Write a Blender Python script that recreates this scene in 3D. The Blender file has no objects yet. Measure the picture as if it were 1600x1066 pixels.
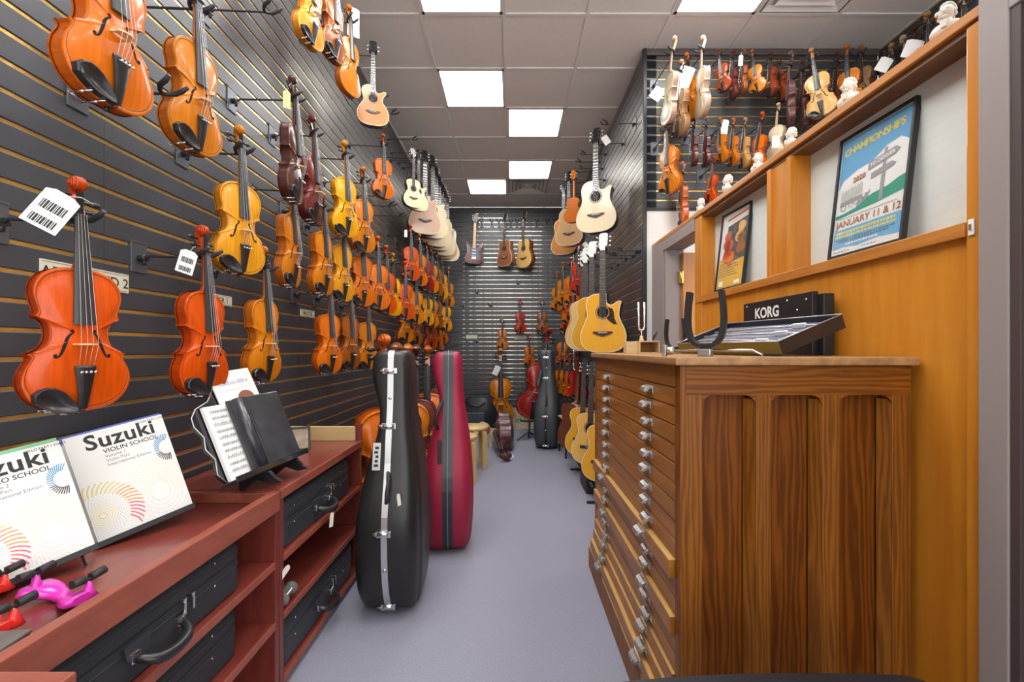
import bpy, bmesh, math, random
from mathutils import Vector, Matrix, Euler
random.seed(7)
SC = bpy.context.scene
COL = SC.collection
PI = math.pi

# ------------------------------------------------------------------ camera, world, exposure
F, CX, CY, CZ = 677.0, 798.0, 545.5, 1.26          # focal length in pixels, vanishing point, eye height
cam_d = bpy.data.cameras.new('camera')
cam_d.sensor_width = 36.0
cam_d.lens = F / 1600 * 36
cam_d.shift_x = (800 - CX) / 1600
cam_d.shift_y = (CY - 533) / 1600
cam_d.clip_start = 0.02
cam = bpy.data.objects.new('camera', cam_d)
cam.location = (0, 0, CZ)
cam.rotation_euler = (PI / 2, 0, 0)
COL.objects.link(cam)
SC.camera = cam

W = bpy.data.worlds.new('world')
SC.world = W
W.use_nodes = True
W.node_tree.nodes['Background'].inputs[0].default_value = (1.0, 0.985, 0.96, 1)
W.node_tree.nodes['Background'].inputs[1].default_value = 1.8
LAMP = 10.0                                          # emission of the ceiling panels
SC.view_settings.view_transform = 'Standard'
SC.view_settings.look = 'None'
SC.view_settings.exposure = 0.75
SC.view_settings.gamma = 1.0
SC.view_settings.use_curve_mapping = False


def at(px, py, d):
    return Vector(((px - CX) * d / F, d, CZ + (CY - py) * d / F))


# ------------------------------------------------------------------ materials
MATS = {}


def mat(name, col, rough=0.5, metal=0.0, coat=0.0, spec=0.5, noise=0.0, nscale=20.0, bump=0.0, bscale=200.0,
        stretch=(1, 1, 1), col2=None, emit=0.0, wave=0.0, wscale=8.0, sheen=0.0, trans=0.0, wdir='X', wdist=3.0):
    if name in MATS:
        return MATS[name]
    m = bpy.data.materials.new(name)
    m.use_nodes = True
    nt = m.node_tree
    b = nt.nodes['Principled BSDF']
    b.inputs['Base Color'].default_value = (*col, 1)
    b.inputs['Roughness'].default_value = rough
    b.inputs['Metallic'].default_value = metal
    b.inputs['Coat Weight'].default_value = coat
    b.inputs['Coat Roughness'].default_value = 0.08
    b.inputs['Specular IOR Level'].default_value = spec
    if sheen:
        b.inputs['Sheen Weight'].default_value = sheen
    if trans:
        b.inputs['Transmission Weight'].default_value = trans
    if emit:
        b.inputs['Emission Color'].default_value = (*col, 1)
        b.inputs['Emission Strength'].default_value = emit
    if noise or wave or bump:
        tc = nt.nodes.new('ShaderNodeTexCoord')
        mp = nt.nodes.new('ShaderNodeMapping')
        mp.inputs['Scale'].default_value = stretch
        nt.links.new(tc.outputs['Object'], mp.inputs['Vector'])
        src = None
        if noise:
            n = nt.nodes.new('ShaderNodeTexNoise')
            n.inputs['Scale'].default_value = nscale
            n.inputs['Detail'].default_value = 5
            nt.links.new(mp.outputs[0], n.inputs['Vector'])
            src, amt = n.outputs['Fac'], noise
        if wave:
            w = nt.nodes.new('ShaderNodeTexWave')
            w.inputs['Scale'].default_value = wscale
            w.inputs['Distortion'].default_value = wdist
            w.inputs['Detail'].default_value = 3
            w.inputs['Detail Scale'].default_value = 1.2
            w.bands_direction = wdir
            nt.links.new(mp.outputs[0], w.inputs['Vector'])
            if src:
                mx0 = nt.nodes.new('ShaderNodeMix')
                mx0.inputs['Factor'].default_value = 0.5
                nt.links.new(src, mx0.inputs[2])
                nt.links.new(w.outputs['Fac'], mx0.inputs[3])
                src = mx0.outputs[0]
                amt = max(noise, wave)
            else:
                src, amt = w.outputs['Fac'], wave
        if src:
            mr = nt.nodes.new('ShaderNodeMapRange')
            mr.inputs['From Min'].default_value = 0.25
            mr.inputs['From Max'].default_value = 0.75
            nt.links.new(src, mr.inputs['Value'])
            mx = nt.nodes.new('ShaderNodeMix')
            mx.data_type = 'RGBA'
            c2 = col2 if col2 else tuple(c * (1 - amt) for c in col)
            mx.inputs[6].default_value = (*c2, 1)
            mx.inputs[7].default_value = (*col, 1)
            nt.links.new(mr.outputs[0], mx.inputs[0])
            nt.links.new(mx.outputs[2], b.inputs['Base Color'])
        if bump:
            n2 = nt.nodes.new('ShaderNodeTexNoise')
            n2.inputs['Scale'].default_value = bscale
            n2.inputs['Detail'].default_value = 3
            nt.links.new(mp.outputs[0], n2.inputs['Vector'])
            bp = nt.nodes.new('ShaderNodeBump')
            bp.inputs['Strength'].default_value = bump
            bp.inputs['Distance'].default_value = 0.01
            nt.links.new(n2.outputs['Fac'], bp.inputs['Height'])
            nt.links.new(bp.outputs[0], b.inputs['Normal'])
    MATS[name] = m
    return m


VARNISH = {  # top colour
    'orange_red': (0.70, 0.085, 0.002), 'orange': (0.76, 0.165, 0.003), 'amber': (0.70, 0.21, 0.006),
    'golden': (0.84, 0.35, 0.010), 'yellow': (0.90, 0.42, 0.003), 'brown': (0.36, 0.095, 0.010),
    'dark': (0.10, 0.030, 0.018), 'maroon': (0.17, 0.028, 0.022), 'red': (0.56, 0.030, 0.012),
    'crimson': (0.36, 0.012, 0.010), 'pale': (0.80, 0.66, 0.44), 'honey': (0.72, 0.42, 0.13), 'tan': (0.55, 0.33, 0.15),
    'plum': (0.15, 0.055, 0.050), 'russet': (0.30, 0.050, 0.012)}


def varnish(k):
    c = VARNISH[k]
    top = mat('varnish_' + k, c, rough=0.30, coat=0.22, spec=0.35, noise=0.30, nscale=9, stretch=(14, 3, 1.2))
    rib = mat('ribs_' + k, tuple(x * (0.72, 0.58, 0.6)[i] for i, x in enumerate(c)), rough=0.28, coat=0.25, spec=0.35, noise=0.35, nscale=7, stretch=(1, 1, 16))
    return top, rib


M_EBONY = mat('ebony', (0.018, 0.017, 0.018), rough=0.30, coat=0.1)
M_FBOARD = mat('fingerboard_ebony', (0.035, 0.035, 0.037), rough=0.34)
M_STRING = mat('string_steel', (0.62, 0.62, 0.64), rough=0.25, metal=1)
M_BRIDGE = mat('maple_bridge', (0.72, 0.49, 0.25), rough=0.5)
M_STEEL = mat('black_steel', (0.020, 0.020, 0.023), rough=0.40)
M_PLATE = mat('plate_grey', (0.13, 0.14, 0.16), rough=0.38, metal=0.5)
M_RUBBER = mat('rubber', (0.022, 0.022, 0.024), rough=0.6)
M_CHROME = mat('chrome', (0.75, 0.75, 0.76), rough=0.18, metal=1)
M_NICKEL = mat('aged_nickel', (0.62, 0.60, 0.56), rough=0.32, metal=0.85, noise=0.3, nscale=40)
M_PAPER = mat('white_paper', (0.83, 0.83, 0.81), rough=0.7)
M_INK = mat('ink_black', (0.02, 0.02, 0.022), rough=0.6)
M_GOLDINK = mat('brass', (0.75, 0.52, 0.16), rough=0.25, metal=1)
M_BLACK = mat('black_plastic', (0.016, 0.016, 0.018), rough=0.42)
M_HOLE = mat('dark_hollow', (0.006, 0.005, 0.005), rough=0.9)


# ------------------------------------------------------------------ mesh builder
class MB:
    def __init__(s):
        s.v, s.f, s.m, s.sm = [], [], [], []

    def add(s, vs, fs, mi=0, smooth=False):
        o = len(s.v)
        s.v.extend([tuple(v) for v in vs])
        for f in fs:
            s.f.append([i + o for i in f])
            s.m.append(mi)
            s.sm.append(smooth)
        return s

    def box(s, x0, x1, y0, y1, z0, z1, mi=0, M=None):
        vs = [Vector(p) for p in ((x0, y0, z0), (x1, y0, z0), (x1, y1, z0), (x0, y1, z0), (x0, y0, z1), (x1, y0, z1), (x1, y1, z1), (x0, y1, z1))]
        if M is not None:
            vs = [M @ v for v in vs]
        return s.add(vs, [(3, 2, 1, 0), (4, 5, 6, 7), (0, 1, 5, 4), (1, 2, 6, 5), (2, 3, 7, 6), (3, 0, 4, 7)], mi)

    def bbox(s, x0, x1, y0, y1, z0, z1, b=0.003, mi=0, M=None):
        """box with chamfered edges"""
        bm = bmesh.new()
        bmesh.ops.create_cube(bm, size=1)
        for v in bm.verts:
            v.co = Vector(((x0 + x1) / 2 + v.co.x * (x1 - x0), (y0 + y1) / 2 + v.co.y * (y1 - y0), (z0 + z1) / 2 + v.co.z * (z1 - z0)))
        bmesh.ops.bevel(bm, geom=bm.edges[:], offset=b, segments=2, affect='EDGES', profile=0.6)
        return s.bm(bm, mi, M)

    def bm(s, bm, mi=0, M=None, smooth=False):
        bm.verts.index_update()
        vs = [(M @ v.co if M is not None else v.co.copy()) for v in bm.verts]
        s.add(vs, [[v.index for v in f.verts] for f in bm.faces], mi, smooth)
        bm.free()
        return s

    def prism(s, poly, y0, y1, mi=0, axis='Y', M=None, smooth=False):
        """polygon in two axes extruded along the third. axis Y: poly is (x,z); Z: (x,y); X: (y,z)"""
        n = len(poly)

        def P(p, t):
            q = {'Y': (p[0], t, p[1]), 'Z': (p[0], p[1], t), 'X': (t, p[0], p[1])}[axis]
            return M @ Vector(q) if M is not None else Vector(q)
        vs = [P(p, y0) for p in poly] + [P(p, y1) for p in poly]
        o = len(s.v)
        s.add(vs, [tuple(range(n)), tuple(range(2 * n - 1, n - 1, -1))], mi)
        s.add([], [])
        for i in range(n):
            j = (i + 1) % n
            s.f.append([o + j, o + i, o + n + i, o + n + j])
            s.m.append(mi)
            s.sm.append(smooth)
        return s

    def tube(s, pts, r, n=8, mi=0, cap=True, smooth=True, up=None):
        pts = [Vector(p) for p in pts]
        rs = r if isinstance(r, (list, tuple)) else [r] * len(pts)
        o = len(s.v)
        prev = None
        for i, p in enumerate(pts):
            a = pts[max(i - 1, 0)]
            b = pts[min(i + 1, len(pts) - 1)]
            t = (b - a)
            t = t.normalized() if t.length > 1e-9 else Vector((0, 0, 1))
            if prev is None:
                ref = Vector((0, 0, 1)) if abs(t.z) < 0.9 else Vector((1, 0, 0))
                u = t.cross(ref).normalized()
            else:
                u = (prev - t * prev.dot(t)).normalized()
            prev = u
            w = t.cross(u)
            for k in range(n):
                an = 2 * PI * k / n
                s.v.append(tuple(p + (u * math.cos(an) + w * math.sin(an)) * rs[i]))
        for i in range(len(pts) - 1):
            for k in range(n):
                k2 = (k + 1) % n
                s.f.append([o + i * n + k, o + i * n + k2, o + (i + 1) * n + k2, o + (i + 1) * n + k])
                s.m.append(mi)
                s.sm.append(smooth)
        if cap:
            s.f.append([o + k for k in range(n - 1, -1, -1)])
            s.f.append([o + (len(pts) - 1) * n + k for k in range(n)])
            s.m += [mi, mi]
            s.sm += [False, False]
        return s

    def lathe(s, prof, n=20, mi=0, M=None, smooth=True, sx=1.0, sy=1.0):
        """profile of (r, z) turned about Z"""
        o = len(s.v)
        for r, z in prof:
            for k in range(n):
                a = 2 * PI * k / n
                p = Vector((r * math.cos(a) * sx, r * math.sin(a) * sy, z))
                s.v.append(tuple(M @ p if M is not None else p))
        for i in range(len(prof) - 1):
            for k in range(n):
                k2 = (k + 1) % n
                s.f.append([o + i * n + k, o + i * n + k2, o + (i + 1) * n + k2, o + (i + 1) * n + k])
                s.m.append(mi)
                s.sm.append(smooth)
        if prof[0][0] > 1e-6:
            s.f.append([o + k for k in range(n - 1, -1, -1)]); s.m.append(mi); s.sm.append(False)
        if prof[-1][0] > 1e-6:
            s.f.append([o + (len(prof) - 1) * n + k for k in range(n)]); s.m.append(mi); s.sm.append(False)
        return s

    def ball(s, c, r, mi=0, n=12, M=None):
        c = Vector(c)
        rx, ry, rz = r if isinstance(r, (tuple, list)) else (r, r, r)
        prof = [(max(math.sin(PI * i / n), 1e-4), -math.cos(PI * i / n)) for i in range(n + 1)]
        T = Matrix.Translation(c) @ Matrix.Diagonal((rx, ry, rz, 1))
        if M is not None:
            T = M @ T
        return s.lathe(prof, n=max(10, n), mi=mi, M=T)

    def mesh(s, name, mats):
        me = bpy.data.meshes.new(name)
        me.from_pydata(s.v, [], s.f)
        for m in (mats if isinstance(mats, (list, tuple)) else [mats]):
            me.materials.append(m)
        me.polygons.foreach_set('material_index', s.m)
        me.polygons.foreach_set('use_smooth', s.sm)
        me.update()
        return me

    def build(s, name, mats, parent=None, loc=None, rot=None):
        return link(name, s.mesh(name, mats), parent, loc, rot)


def fix(me):
    """make normals consistent"""
    bm = bmesh.new(); bm.from_mesh(me)
    bmesh.ops.recalc_face_normals(bm, faces=bm.faces[:])
    bm.to_mesh(me); bm.free()
    return me


def link(name, me, parent=None, loc=None, rot=None, mats=None):
    o = bpy.data.objects.new(name, me)
    COL.objects.link(o)
    if parent is not None:
        o.parent = parent
    if loc is not None:
        o.location = loc
    if rot is not None:
        o.rotation_euler = rot
    if mats:
        for i, m in mats.items():
            o.material_slots[i].link = 'OBJECT'
            o.material_slots[i].material = m
    return o


def tag(o, label, cat, group=None, kind=None):
    o['label'] = label
    o['category'] = cat
    if group:
        o['group'] = group
    if kind:
        o['kind'] = kind
    return o


def thing(name, label, cat, loc=(0, 0, 0), rot=(0, 0, 0), group=None, scale=1.0):
    o = bpy.data.objects.new(name, None)
    COL.objects.link(o)
    o.empty_display_size = 0.05
    o.location = loc
    o.rotation_euler = rot
    o.scale = (scale,) * 3 if not isinstance(scale, (tuple, list)) else scale
    return tag(o, label, cat, group)


def struct(name, parent=None, loc=(0, 0, 0)):
    o = bpy.data.objects.new(name, None)
    COL.objects.link(o)
    o.location = loc
    o['kind'] = 'structure'
    if parent:
        o.parent = parent
    return o


_TXT = {}


def text(s, size=1.0, bold=0.0, shear=0.0, align='LEFT', space=1.0):
    key = (s, size, bold, shear, align, space)
    if key in _TXT:
        return _TXT[key]
    cu = bpy.data.curves.new('lettering', 'FONT')
    cu.body = s
    cu.size = size
    cu.offset = bold * size
    cu.shear = shear
    cu.align_x = align
    cu.space_character = space
    cu.resolution_u = 3
    ob = bpy.data.objects.new('lettering', cu)
    me = bpy.data.meshes.new_from_object(ob)
    me.name = 'lettering'
    bpy.data.objects.remove(ob)
    bpy.data.curves.remove(cu)
    _TXT[key] = me
    return me


def put_text(s, size, M, m, parent, name='lettering', **kw):
    """lettering mesh in the XY plane of matrix M (relative to parent)"""
    me = text(s, size, **kw).copy()
    me.materials.clear()
    me.materials.append(m)
    o = link(name, me, parent)
    o.matrix_local = M
    return o


def frame(o, u, v):
    """matrix with x along u, y along v, origin o (world or parent space)"""
    u = Vector(u).normalized()
    v = Vector(v)
    v = (v - u * v.dot(u)).normalized()
    w = u.cross(v)
    return Matrix(((u.x, v.x, w.x, o[0]), (u.y, v.y, w.y, o[1]), (u.z, v.z, w.z, o[2]), (0, 0, 0, 1)))

# ------------------------------------------------------------------ the setting
XL, XR, YB, XP, YF, CEIL = -1.29, 1.08, 7.47, 1.16, 3.54, 3.703
PITCH = 0.0762
M_SLAT = mat('slat_charcoal', (0.052, 0.056, 0.067), rough=0.40, spec=0.7, noise=0.12, nscale=6)
M_GOLD = mat('brass_insert', (0.86, 0.55, 0.15), rough=0.24, metal=0.75, bump=0.15, bscale=14, noise=0.25, nscale=5)
M_BRASS_GLINT = mat('brass_insert_glint', (0.50, 0.45, 0.38), rough=0.16, metal=1, bump=0.5, bscale=16)  # brass of the back wall, paled to put light glints into its colour
M_CARPET = mat('carpet', (0.31, 0.31, 0.385), rough=0.95, noise=0.22, nscale=140, bump=0.35, bscale=320, spec=0.1)
M_TILE = mat('ceiling_tile', (0.87, 0.855, 0.83), rough=0.9, noise=0.06, nscale=60)
M_TBAR = mat('tbar_white', (0.84, 0.84, 0.83), rough=0.5)
M_WHITE = mat('white_wall', (0.74, 0.74, 0.72), rough=0.7)
M_LIGHT = mat('light_diffuser', (1, 0.99, 0.97), rough=0.6, emit=LAMP)
M_MAUVE = mat('mauve_steel', (0.30, 0.255, 0.245), rough=0.45)
M_CHERRY = mat('cherry_panel', (0.66, 0.265, 0.028), rough=0.30, coat=0.25, noise=0.26, nscale=3.5, stretch=(7, 7, 0.7), col2=(0.52, 0.175, 0.013))
M_CHERRYH = mat('cherry_rail', (0.58, 0.24, 0.045), rough=0.32, coat=0.2, noise=0.35, nscale=6, stretch=(7, 0.8, 7), col2=(0.40, 0.135, 0.02))
M_PALEPANEL = mat('pale_board', (0.74, 0.79, 0.76), rough=0.6, noise=0.06, nscale=4, stretch=(2, 2, 14))
M_DOORDARK = mat('dark_door', (0.045, 0.028, 0.025), rough=0.4)

fl = struct('floor')
MB().box(-1.45, 3.2, -2.6, 7.6, -0.06, 0).build('carpet', M_CARPET, fl)


def slatwall(name, p0, u, n, segs, z0, z1, ins, top=True):
    w = struct(name)
    u, n = Vector(u), Vector(n)
    p0 = Vector(p0)
    A, B = segs[0][0], segs[-1][1]
    M = Matrix(((u.x, n.x, 0, p0.x), (u.y, n.y, 0, p0.y), (0, 0, 1, 0), (0, 0, 0, 1)))
    b = MB().box(A, B, -0.11, -0.017, 0 if z0 < 0.1 else z0, z1, 0, M)
    fix(b.mesh('x', M_SLAT))
    o = link('backing', fix(b.mesh('backing', M_SLAT)), w)
    cache = {}
    N = int(round((z1 - z0) / PITCH))
    g, c = 0.0105, 0.0025
    for a, bb in segs:
        L = round(bb - a - 0.0012, 4)
        if L not in cache:
            pr = MB()
            h = PITCH - g
            pr.prism([(-0.017, 0), (-c, 0), (0, c), (0, h - c), (-c, h), (-0.017, h)], 0, L, axis='X')
            cache[L] = fix(pr.mesh('slat', M_SLAT))
        for k in range(N):
            z = z0 + k * PITCH
            if z + PITCH > z1 + 0.02:
                continue
            s = link('slat', cache[L], w)
            s.matrix_local = M @ Matrix.Translation((a, 0, z))
    st = MB().box(A, B, -0.0065, -0.0040, 0, g)
    sm = fix(st.mesh('slot_insert', ins))
    for k in range(N):
        s = link('slot_insert', sm, w)
        s.matrix_local = M @ Matrix.Translation((0, 0, z0 + k * PITCH + PITCH - g))
    return w


seam = [0.11, 1.375, 2.64, 3.905, 5.17, 6.435, YB]
wl = slatwall('wall_left', (XL, 0, 0), (0, 1, 0), (1, 0, 0), list(zip(seam[:-1], seam[1:])), 0.02, CEIL, M_GOLD)
MB().box(-1.40, XL - 0.001, -2.6, 0.108, 0, CEIL).build('plain_section', M_SLAT, wl)
wb = slatwall('wall_back', (0, YB, 0), (1, 0, 0), (0, -1, 0), [(XL, XR)], 0.02, CEIL, M_BRASS_GLINT)
wr = slatwall('wall_right', (XR, 0, 0), (0, 1, 0), (-1, 0, 0), [(YF, 4.8), (4.8, 6.06), (6.06, YB)], 0.02, CEIL, M_GOLD)
wf = slatwall('wall_alcove', (0, YF, 0), (1, 0, 0), (0, -1, 0), [(XR + 0.02, 3.0)], 2.405, CEIL, M_GOLD)
ws = slatwall('wall_side_room', (3.0, 0, 0), (0, 1, 0), (-1, 0, 0), [(0.9, YF)], 2.405, CEIL, M_GOLD)
MB().box(3.0, 3.11, -0.5, YF, 0, 2.404).build('white_section', M_WHITE, ws)
MB().box(XR + 0.02, 3.0, YF - 0.012, YF + 0.1, 0, 2.404).build('white_section', M_WHITE, wf)
MB().bbox(XR - 0.004, XR + 0.026, YF - 0.024, YF + 0.012, 0, CEIL, 0.003).build('corner_trim', M_STEEL, wr)
MB().bbox(XR + 0.026, 3.0, YF - 0.02, YF - 0.0, CEIL - 0.05, CEIL, 0.003).build('top_trim', mat('bronze_trim', (0.10, 0.08, 0.075), rough=0.4), wf)
MB().bbox(XR + 0.026, 3.0, YF - 0.02, YF, 2.385, 2.41, 0.003).build('bottom_trim', M_STEEL, wf)

# ceiling: tiles, runners, lights, vents
ce = struct('ceiling')
MB().box(-1.45, 3.2, -2.6, 7.6, CEIL + 0.03, CEIL + 0.1).build('slab', M_TILE, ce)
gx = [-1.267 + 0.61 * k for k in range(8)]
gy = [7.45 - 0.6125 * k for k in range(16)][::-1]
gx[0] = XL
LIGHTS = {(1, 2.55): 'ceiling light panel nearest the top edge, left of the centre grid line',
          (1, 3.775): 'largest whole ceiling light panel in view',
          (2, 4.3875): 'ceiling light panel touching the corner of the largest one, further back',
          (2, 5.6125): 'ceiling light panel just in front of the far ceiling vent',
          (1, 6.225): 'farthest ceiling light panel, beside the far ceiling vent',
          (4, 2.55): 'ceiling light panel at top right, next to the large vent above the partition',
          (1, 0.7125): 'ceiling light panel overhead behind the picture edge', (0, 1.325): 'unseen light panel added to brighten the upper left slats, nearer one', (0, 1.9375): 'unseen light panel added to brighten the upper left slats, farther one', (2, 1.325): 'ceiling light panel overhead right of the centre line',  # the two left-wall panels are added, unseen, to wash the upper slats
          (4, 1.325): 'ceiling light panel above the cabinet', (2, -0.5125): 'ceiling light panel behind the camera',
          (0, -1.125): 'ceiling light panel behind the camera by the left wall', (5, 0.1): 'ceiling light panel in the side room'}
VENTS = {(2, 6.225): 'square ceiling vent at the far end beside a light panel', (5, 2.55): 'large square ceiling vent above the partition at top right'}


def near(a, b):
    return abs(a - b) < 0.02


tile_cache = {}
for i in range(7):
    for j in range(15):
        x0, x1, y0, y1 = gx[i] + 0.003, gx[i + 1] - 0.003, gy[j] + 0.003, gy[j + 1] - 0.003
        lk = [k for k in LIGHTS if k[0] == i and near(k[1], gy[j])]
        vk = [k for k in VENTS if k[0] == i and near(k[1], gy[j])]
        if x0 > 1.1 and y0 > YF:
            continue
        if lk:
            t = thing('ceiling_light', 'white square ' + LIGHTS[lk[0]], 'ceiling light', ((x0 + x1) / 2, (y0 + y1) / 2, CEIL), group='square ceiling light panels')
            a, b = (x1 - x0) / 2, (y1 - y0) / 2
            fr = MB()
            for (p, q, r, s) in ((-a, a, -b, -b + 0.028), (-a, a, b - 0.028, b), (-a, -a + 0.028, -b, b), (a - 0.028, a, -b, b)):
                fr.box(p, q, r, s, -0.004, 0.022)
            fr.build('frame', M_TBAR, t)
            MB().box(-a + 0.027, a - 0.027, -b + 0.027, b - 0.027, 0.004, 0.014).build('diffuser', M_LIGHT, t)
        elif vk:
            t = thing('ceiling_vent', VENTS[vk[0]], 'vent', ((x0 + x1) / 2, (y0 + y1) / 2, CEIL), group='square ceiling vents')
            a, b = (x1 - x0) / 2, (y1 - y0) / 2
            MB().box(-a, a, -b, b, 0.016, 0.022).build('backing', mat('vent_grey', (0.50, 0.49, 0.48), rough=0.6), t)
            for q in (0.92, 0.72, 0.52, 0.32):
                lv = MB()
                p = [(-a * q, -b * q), (a * q, -b * q), (a * q, b * q), (-a * q, b * q)]
                r = [(x * 0.86, y * 0.86) for x, y in p]
                lv.add([(*x, -0.004) for x in p] + [(*x, 0.015) for x in r] + [(*x, -0.001) for x in p],
                       [(k, (k + 1) % 4, 4 + (k + 1) % 4, 4 + k) for k in range(4)])
                lv.build('louver', M_TBAR, t)
            MB().box(-a * 0.2, a * 0.2, -b * 0.2, b * 0.2, -0.002, 0.006).build('centre_plate', M_TBAR, t)
        else:
            L = (round(x1 - x0, 4), round(y1 - y0, 4))
            if L not in tile_cache:
                tile_cache[L] = MB().box(0, L[0], 0, L[1], 0.004, 0.02).mesh('ceiling_tile', M_TILE)
            link('ceiling_tile', tile_cache[L], ce, (x0, y0, CEIL))
for x in gx[1:]:
    MB().box(x - 0.012, x + 0.012, gy[0], YF if x > 1.1 else YB, CEIL - 0.004, CEIL + 0.003).build('grid_runner', M_TBAR, ce)
for y in gy[1:-1]:
    MB().box(XL, XR if y > YF else 3.0, y - 0.011, y + 0.011, CEIL - 0.0035, CEIL + 0.0035).build('grid_tee', M_TBAR, ce)

# partition on the right: cherry panel with display recesses, two doorways
pt = struct('wall_partition')
zs0, zs1, zt0, zt1 = 1.544, 1.582, 2.072, 2.106
XB = 1.24
MB().box(XP + 0.006, XP + 0.05, 1.06, 2.70, 0, zs0 + 0.01).build('lower_panel', M_CHERRY, pt)
MB().bbox(XP - 0.012, XB + 0.1, 1.098, 2.70, zs0, zs1, 0.003).build('sill_rail', M_CHERRYH, pt)
MB().bbox(XP - 0.012, XB + 0.14, 1.058, 3.535, zt0 + 0.006, zt1, 0.003).build('top_rail', M_CHERRYH, pt)
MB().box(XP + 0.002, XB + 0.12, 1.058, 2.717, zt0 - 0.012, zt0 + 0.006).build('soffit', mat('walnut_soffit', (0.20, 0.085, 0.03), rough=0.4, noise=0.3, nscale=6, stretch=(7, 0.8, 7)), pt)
MB().bbox(XP - 0.006, XB + 0.1, 1.058, 1.098, 0, zt0, 0.003).build('end_post', M_CHERRY, pt)
post = MB().bbox(XP - 0.006, XP + 0.02, 1.789, 1.815, zs1, zt0 - 0.011, 0.002)
post.bbox(XP - 0.006, XP + 0.02, 1.925, 1.953, zs1, zt0 - 0.011, 0.002)
post.bbox(XP + 0.004, XB + 0.08, 1.79, 1.952, zs1, zt0 - 0.011, 0.002)
post.build('middle_post', M_CHERRY, pt)
MB().bbox(XP - 0.006, XB + 0.08, 2.626, 2.717, 0, zt0, 0.003).build('door_post', M_CHERRY, pt)
MB().box(XB, XB + 0.03, 1.098, 1.80, zs1, zt0 - 0.012).build('recess_board', M_PALEPANEL, pt)
MB().box(XB, XB + 0.03, 1.94, 2.63, zs1, zt0 - 0.012).build('recess_board', M_PALEPANEL, pt)
MB().box(XB + 0.03, XB + 0.05, 1.06, 2.72, 0, zt0).build('rear_panel', M_CHERRYH, pt)
sw = thing('latch_plate', 'small white latch plate on the end post of the partition', 'latch', (XP - 0.0065, 1.083, 1.565))
MB().bbox(-0.004, 0, -0.007, 0.007, -0.02, 0.02, 0.001).build('plate', M_PAPER, sw)
MB().bbox(-0.007, -0.003, -0.003, 0.003, -0.008, 0.008, 0.001).build('toggle', M_CHROME, sw)

# steel door frames in mauve paint
d1 = struct('door_1')
MB().bbox(XP - 0.02, XP + 0.14, 0.993, 1.057, 0, 2.4, 0.003).build('jamb', M_MAUVE, d1)
MB().bbox(XP - 0.02, XP + 0.14, 0.02, 0.993, 2.04, 2.4, 0.003).build('header', M_MAUVE, d1)
MB().bbox(XP - 0.016, XP + 0.10, 0.972, 0.993, 0, 2.04, 0.002).build('door_stop', mat('dark_gasket', (0.07, 0.05, 0.048), rough=0.5), d1)
MB().bbox(XP + 0.10, XP + 0.145, 0.05, 0.97, 0.01, 2.035, 0.003).build('leaf', M_DOORDARK, d1)
MB().lathe([(0.012, 0), (0.012, 0.03), (0.028, 0.04), (0.03, 0.055), (0.02, 0.065), (0.001, 0.067)], 16, M=Matrix.Translation((XP + 0.10, 0.13, 1.0)) @ Matrix.Rotation(-PI / 2, 4, 'Y')).build('knob', M_CHROME, d1)

d2 = struct('door_2')
MB().bbox(XP - 0.012, XP + 0.13, 3.27, 3.525, 0, zt0 + 0.005, 0.003).build('jamb', M_MAUVE, d2)
MB().bbox(XP - 0.004, XP + 0.13, 3.235, 3.27, 0, 2.0, 0.003).build('jamb_stop', M_MAUVE, d2)
MB().bbox(XP - 0.012, XP + 0.13, 2.718, 3.2695, 2.0, zt0 + 0.005, 0.003).build('header', M_MAUVE, d2)
lf = MB().bbox(XP + 0.11, XP + 0.85, 3.19, 3.23, 0.02, 1.97, 0.002).build('leaf', M_CHERRY, d2)
for z in (0.3, 1.05, 1.79):
    hg = MB().bbox(XP + 0.085, XP + 0.112, 3.186, 3.232, z - 0.045, z + 0.045, 0.002)
    hg.tube([(XP + 0.092, 3.18, z - 0.05), (XP + 0.092, 3.18, z + 0.05)], 0.007)
    hg.build('hinge', M_GOLDINK, lf)
MB().box(-1.40, -1.29, -2.6, 0.1, 0, 0.08).build('kick', M_STEEL, struct('baseboard_left'))

# ------------------------------------------------------------------ violin family
def catmull(pts, n):
    out = []
    P = [pts[0]] + list(pts) + [pts[-1]]
    for i in range(1, len(P) - 2):
        a, b, c, d = P[i - 1], P[i], P[i + 1], P[i + 2]
        for k in range(n):
            t = k / n
            out.append(tuple(0.5 * ((2 * b[q]) + (-a[q] + c[q]) * t + (2 * a[q] - 5 * b[q] + 4 * c[q] - d[q]) * t * t + (-a[q] + 3 * b[q] - 3 * c[q] + d[q]) * t ** 3) for q in (0, 1)))
    out.append(tuple(pts[-1]))
    return out


def half_outline(n=2):
    low = [(0, 0), (32, 1), (62, 10), (87, 30), (100.5, 57), (103.5, 79), (99, 103), (89.5, 123), (87, 133), (93.5, 141.5)]
    mid = [(93.5, 141.5), (78, 147), (64, 160), (57, 177), (55.5, 194), (58.5, 211), (67, 224), (80.5, 231)]
    up = [(80.5, 231), (75.5, 240), (77, 254), (82, 272), (84, 290), (80, 312), (68, 333), (48, 347), (25, 353.5), (0, 355.5)]
    a = catmull(low, n)
    b = catmull(mid, n)
    c = catmull(up, n)
    return [(x / 1000, y / 1000) for x, y in a + b[1:] + c[1:]]


H = half_outline()
OUT = H + [(-x, y) for x, y in H[-2:0:-1]]           # closed, counter-clockwise seen from +Y
OC = (0.0, 0.186)


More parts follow.
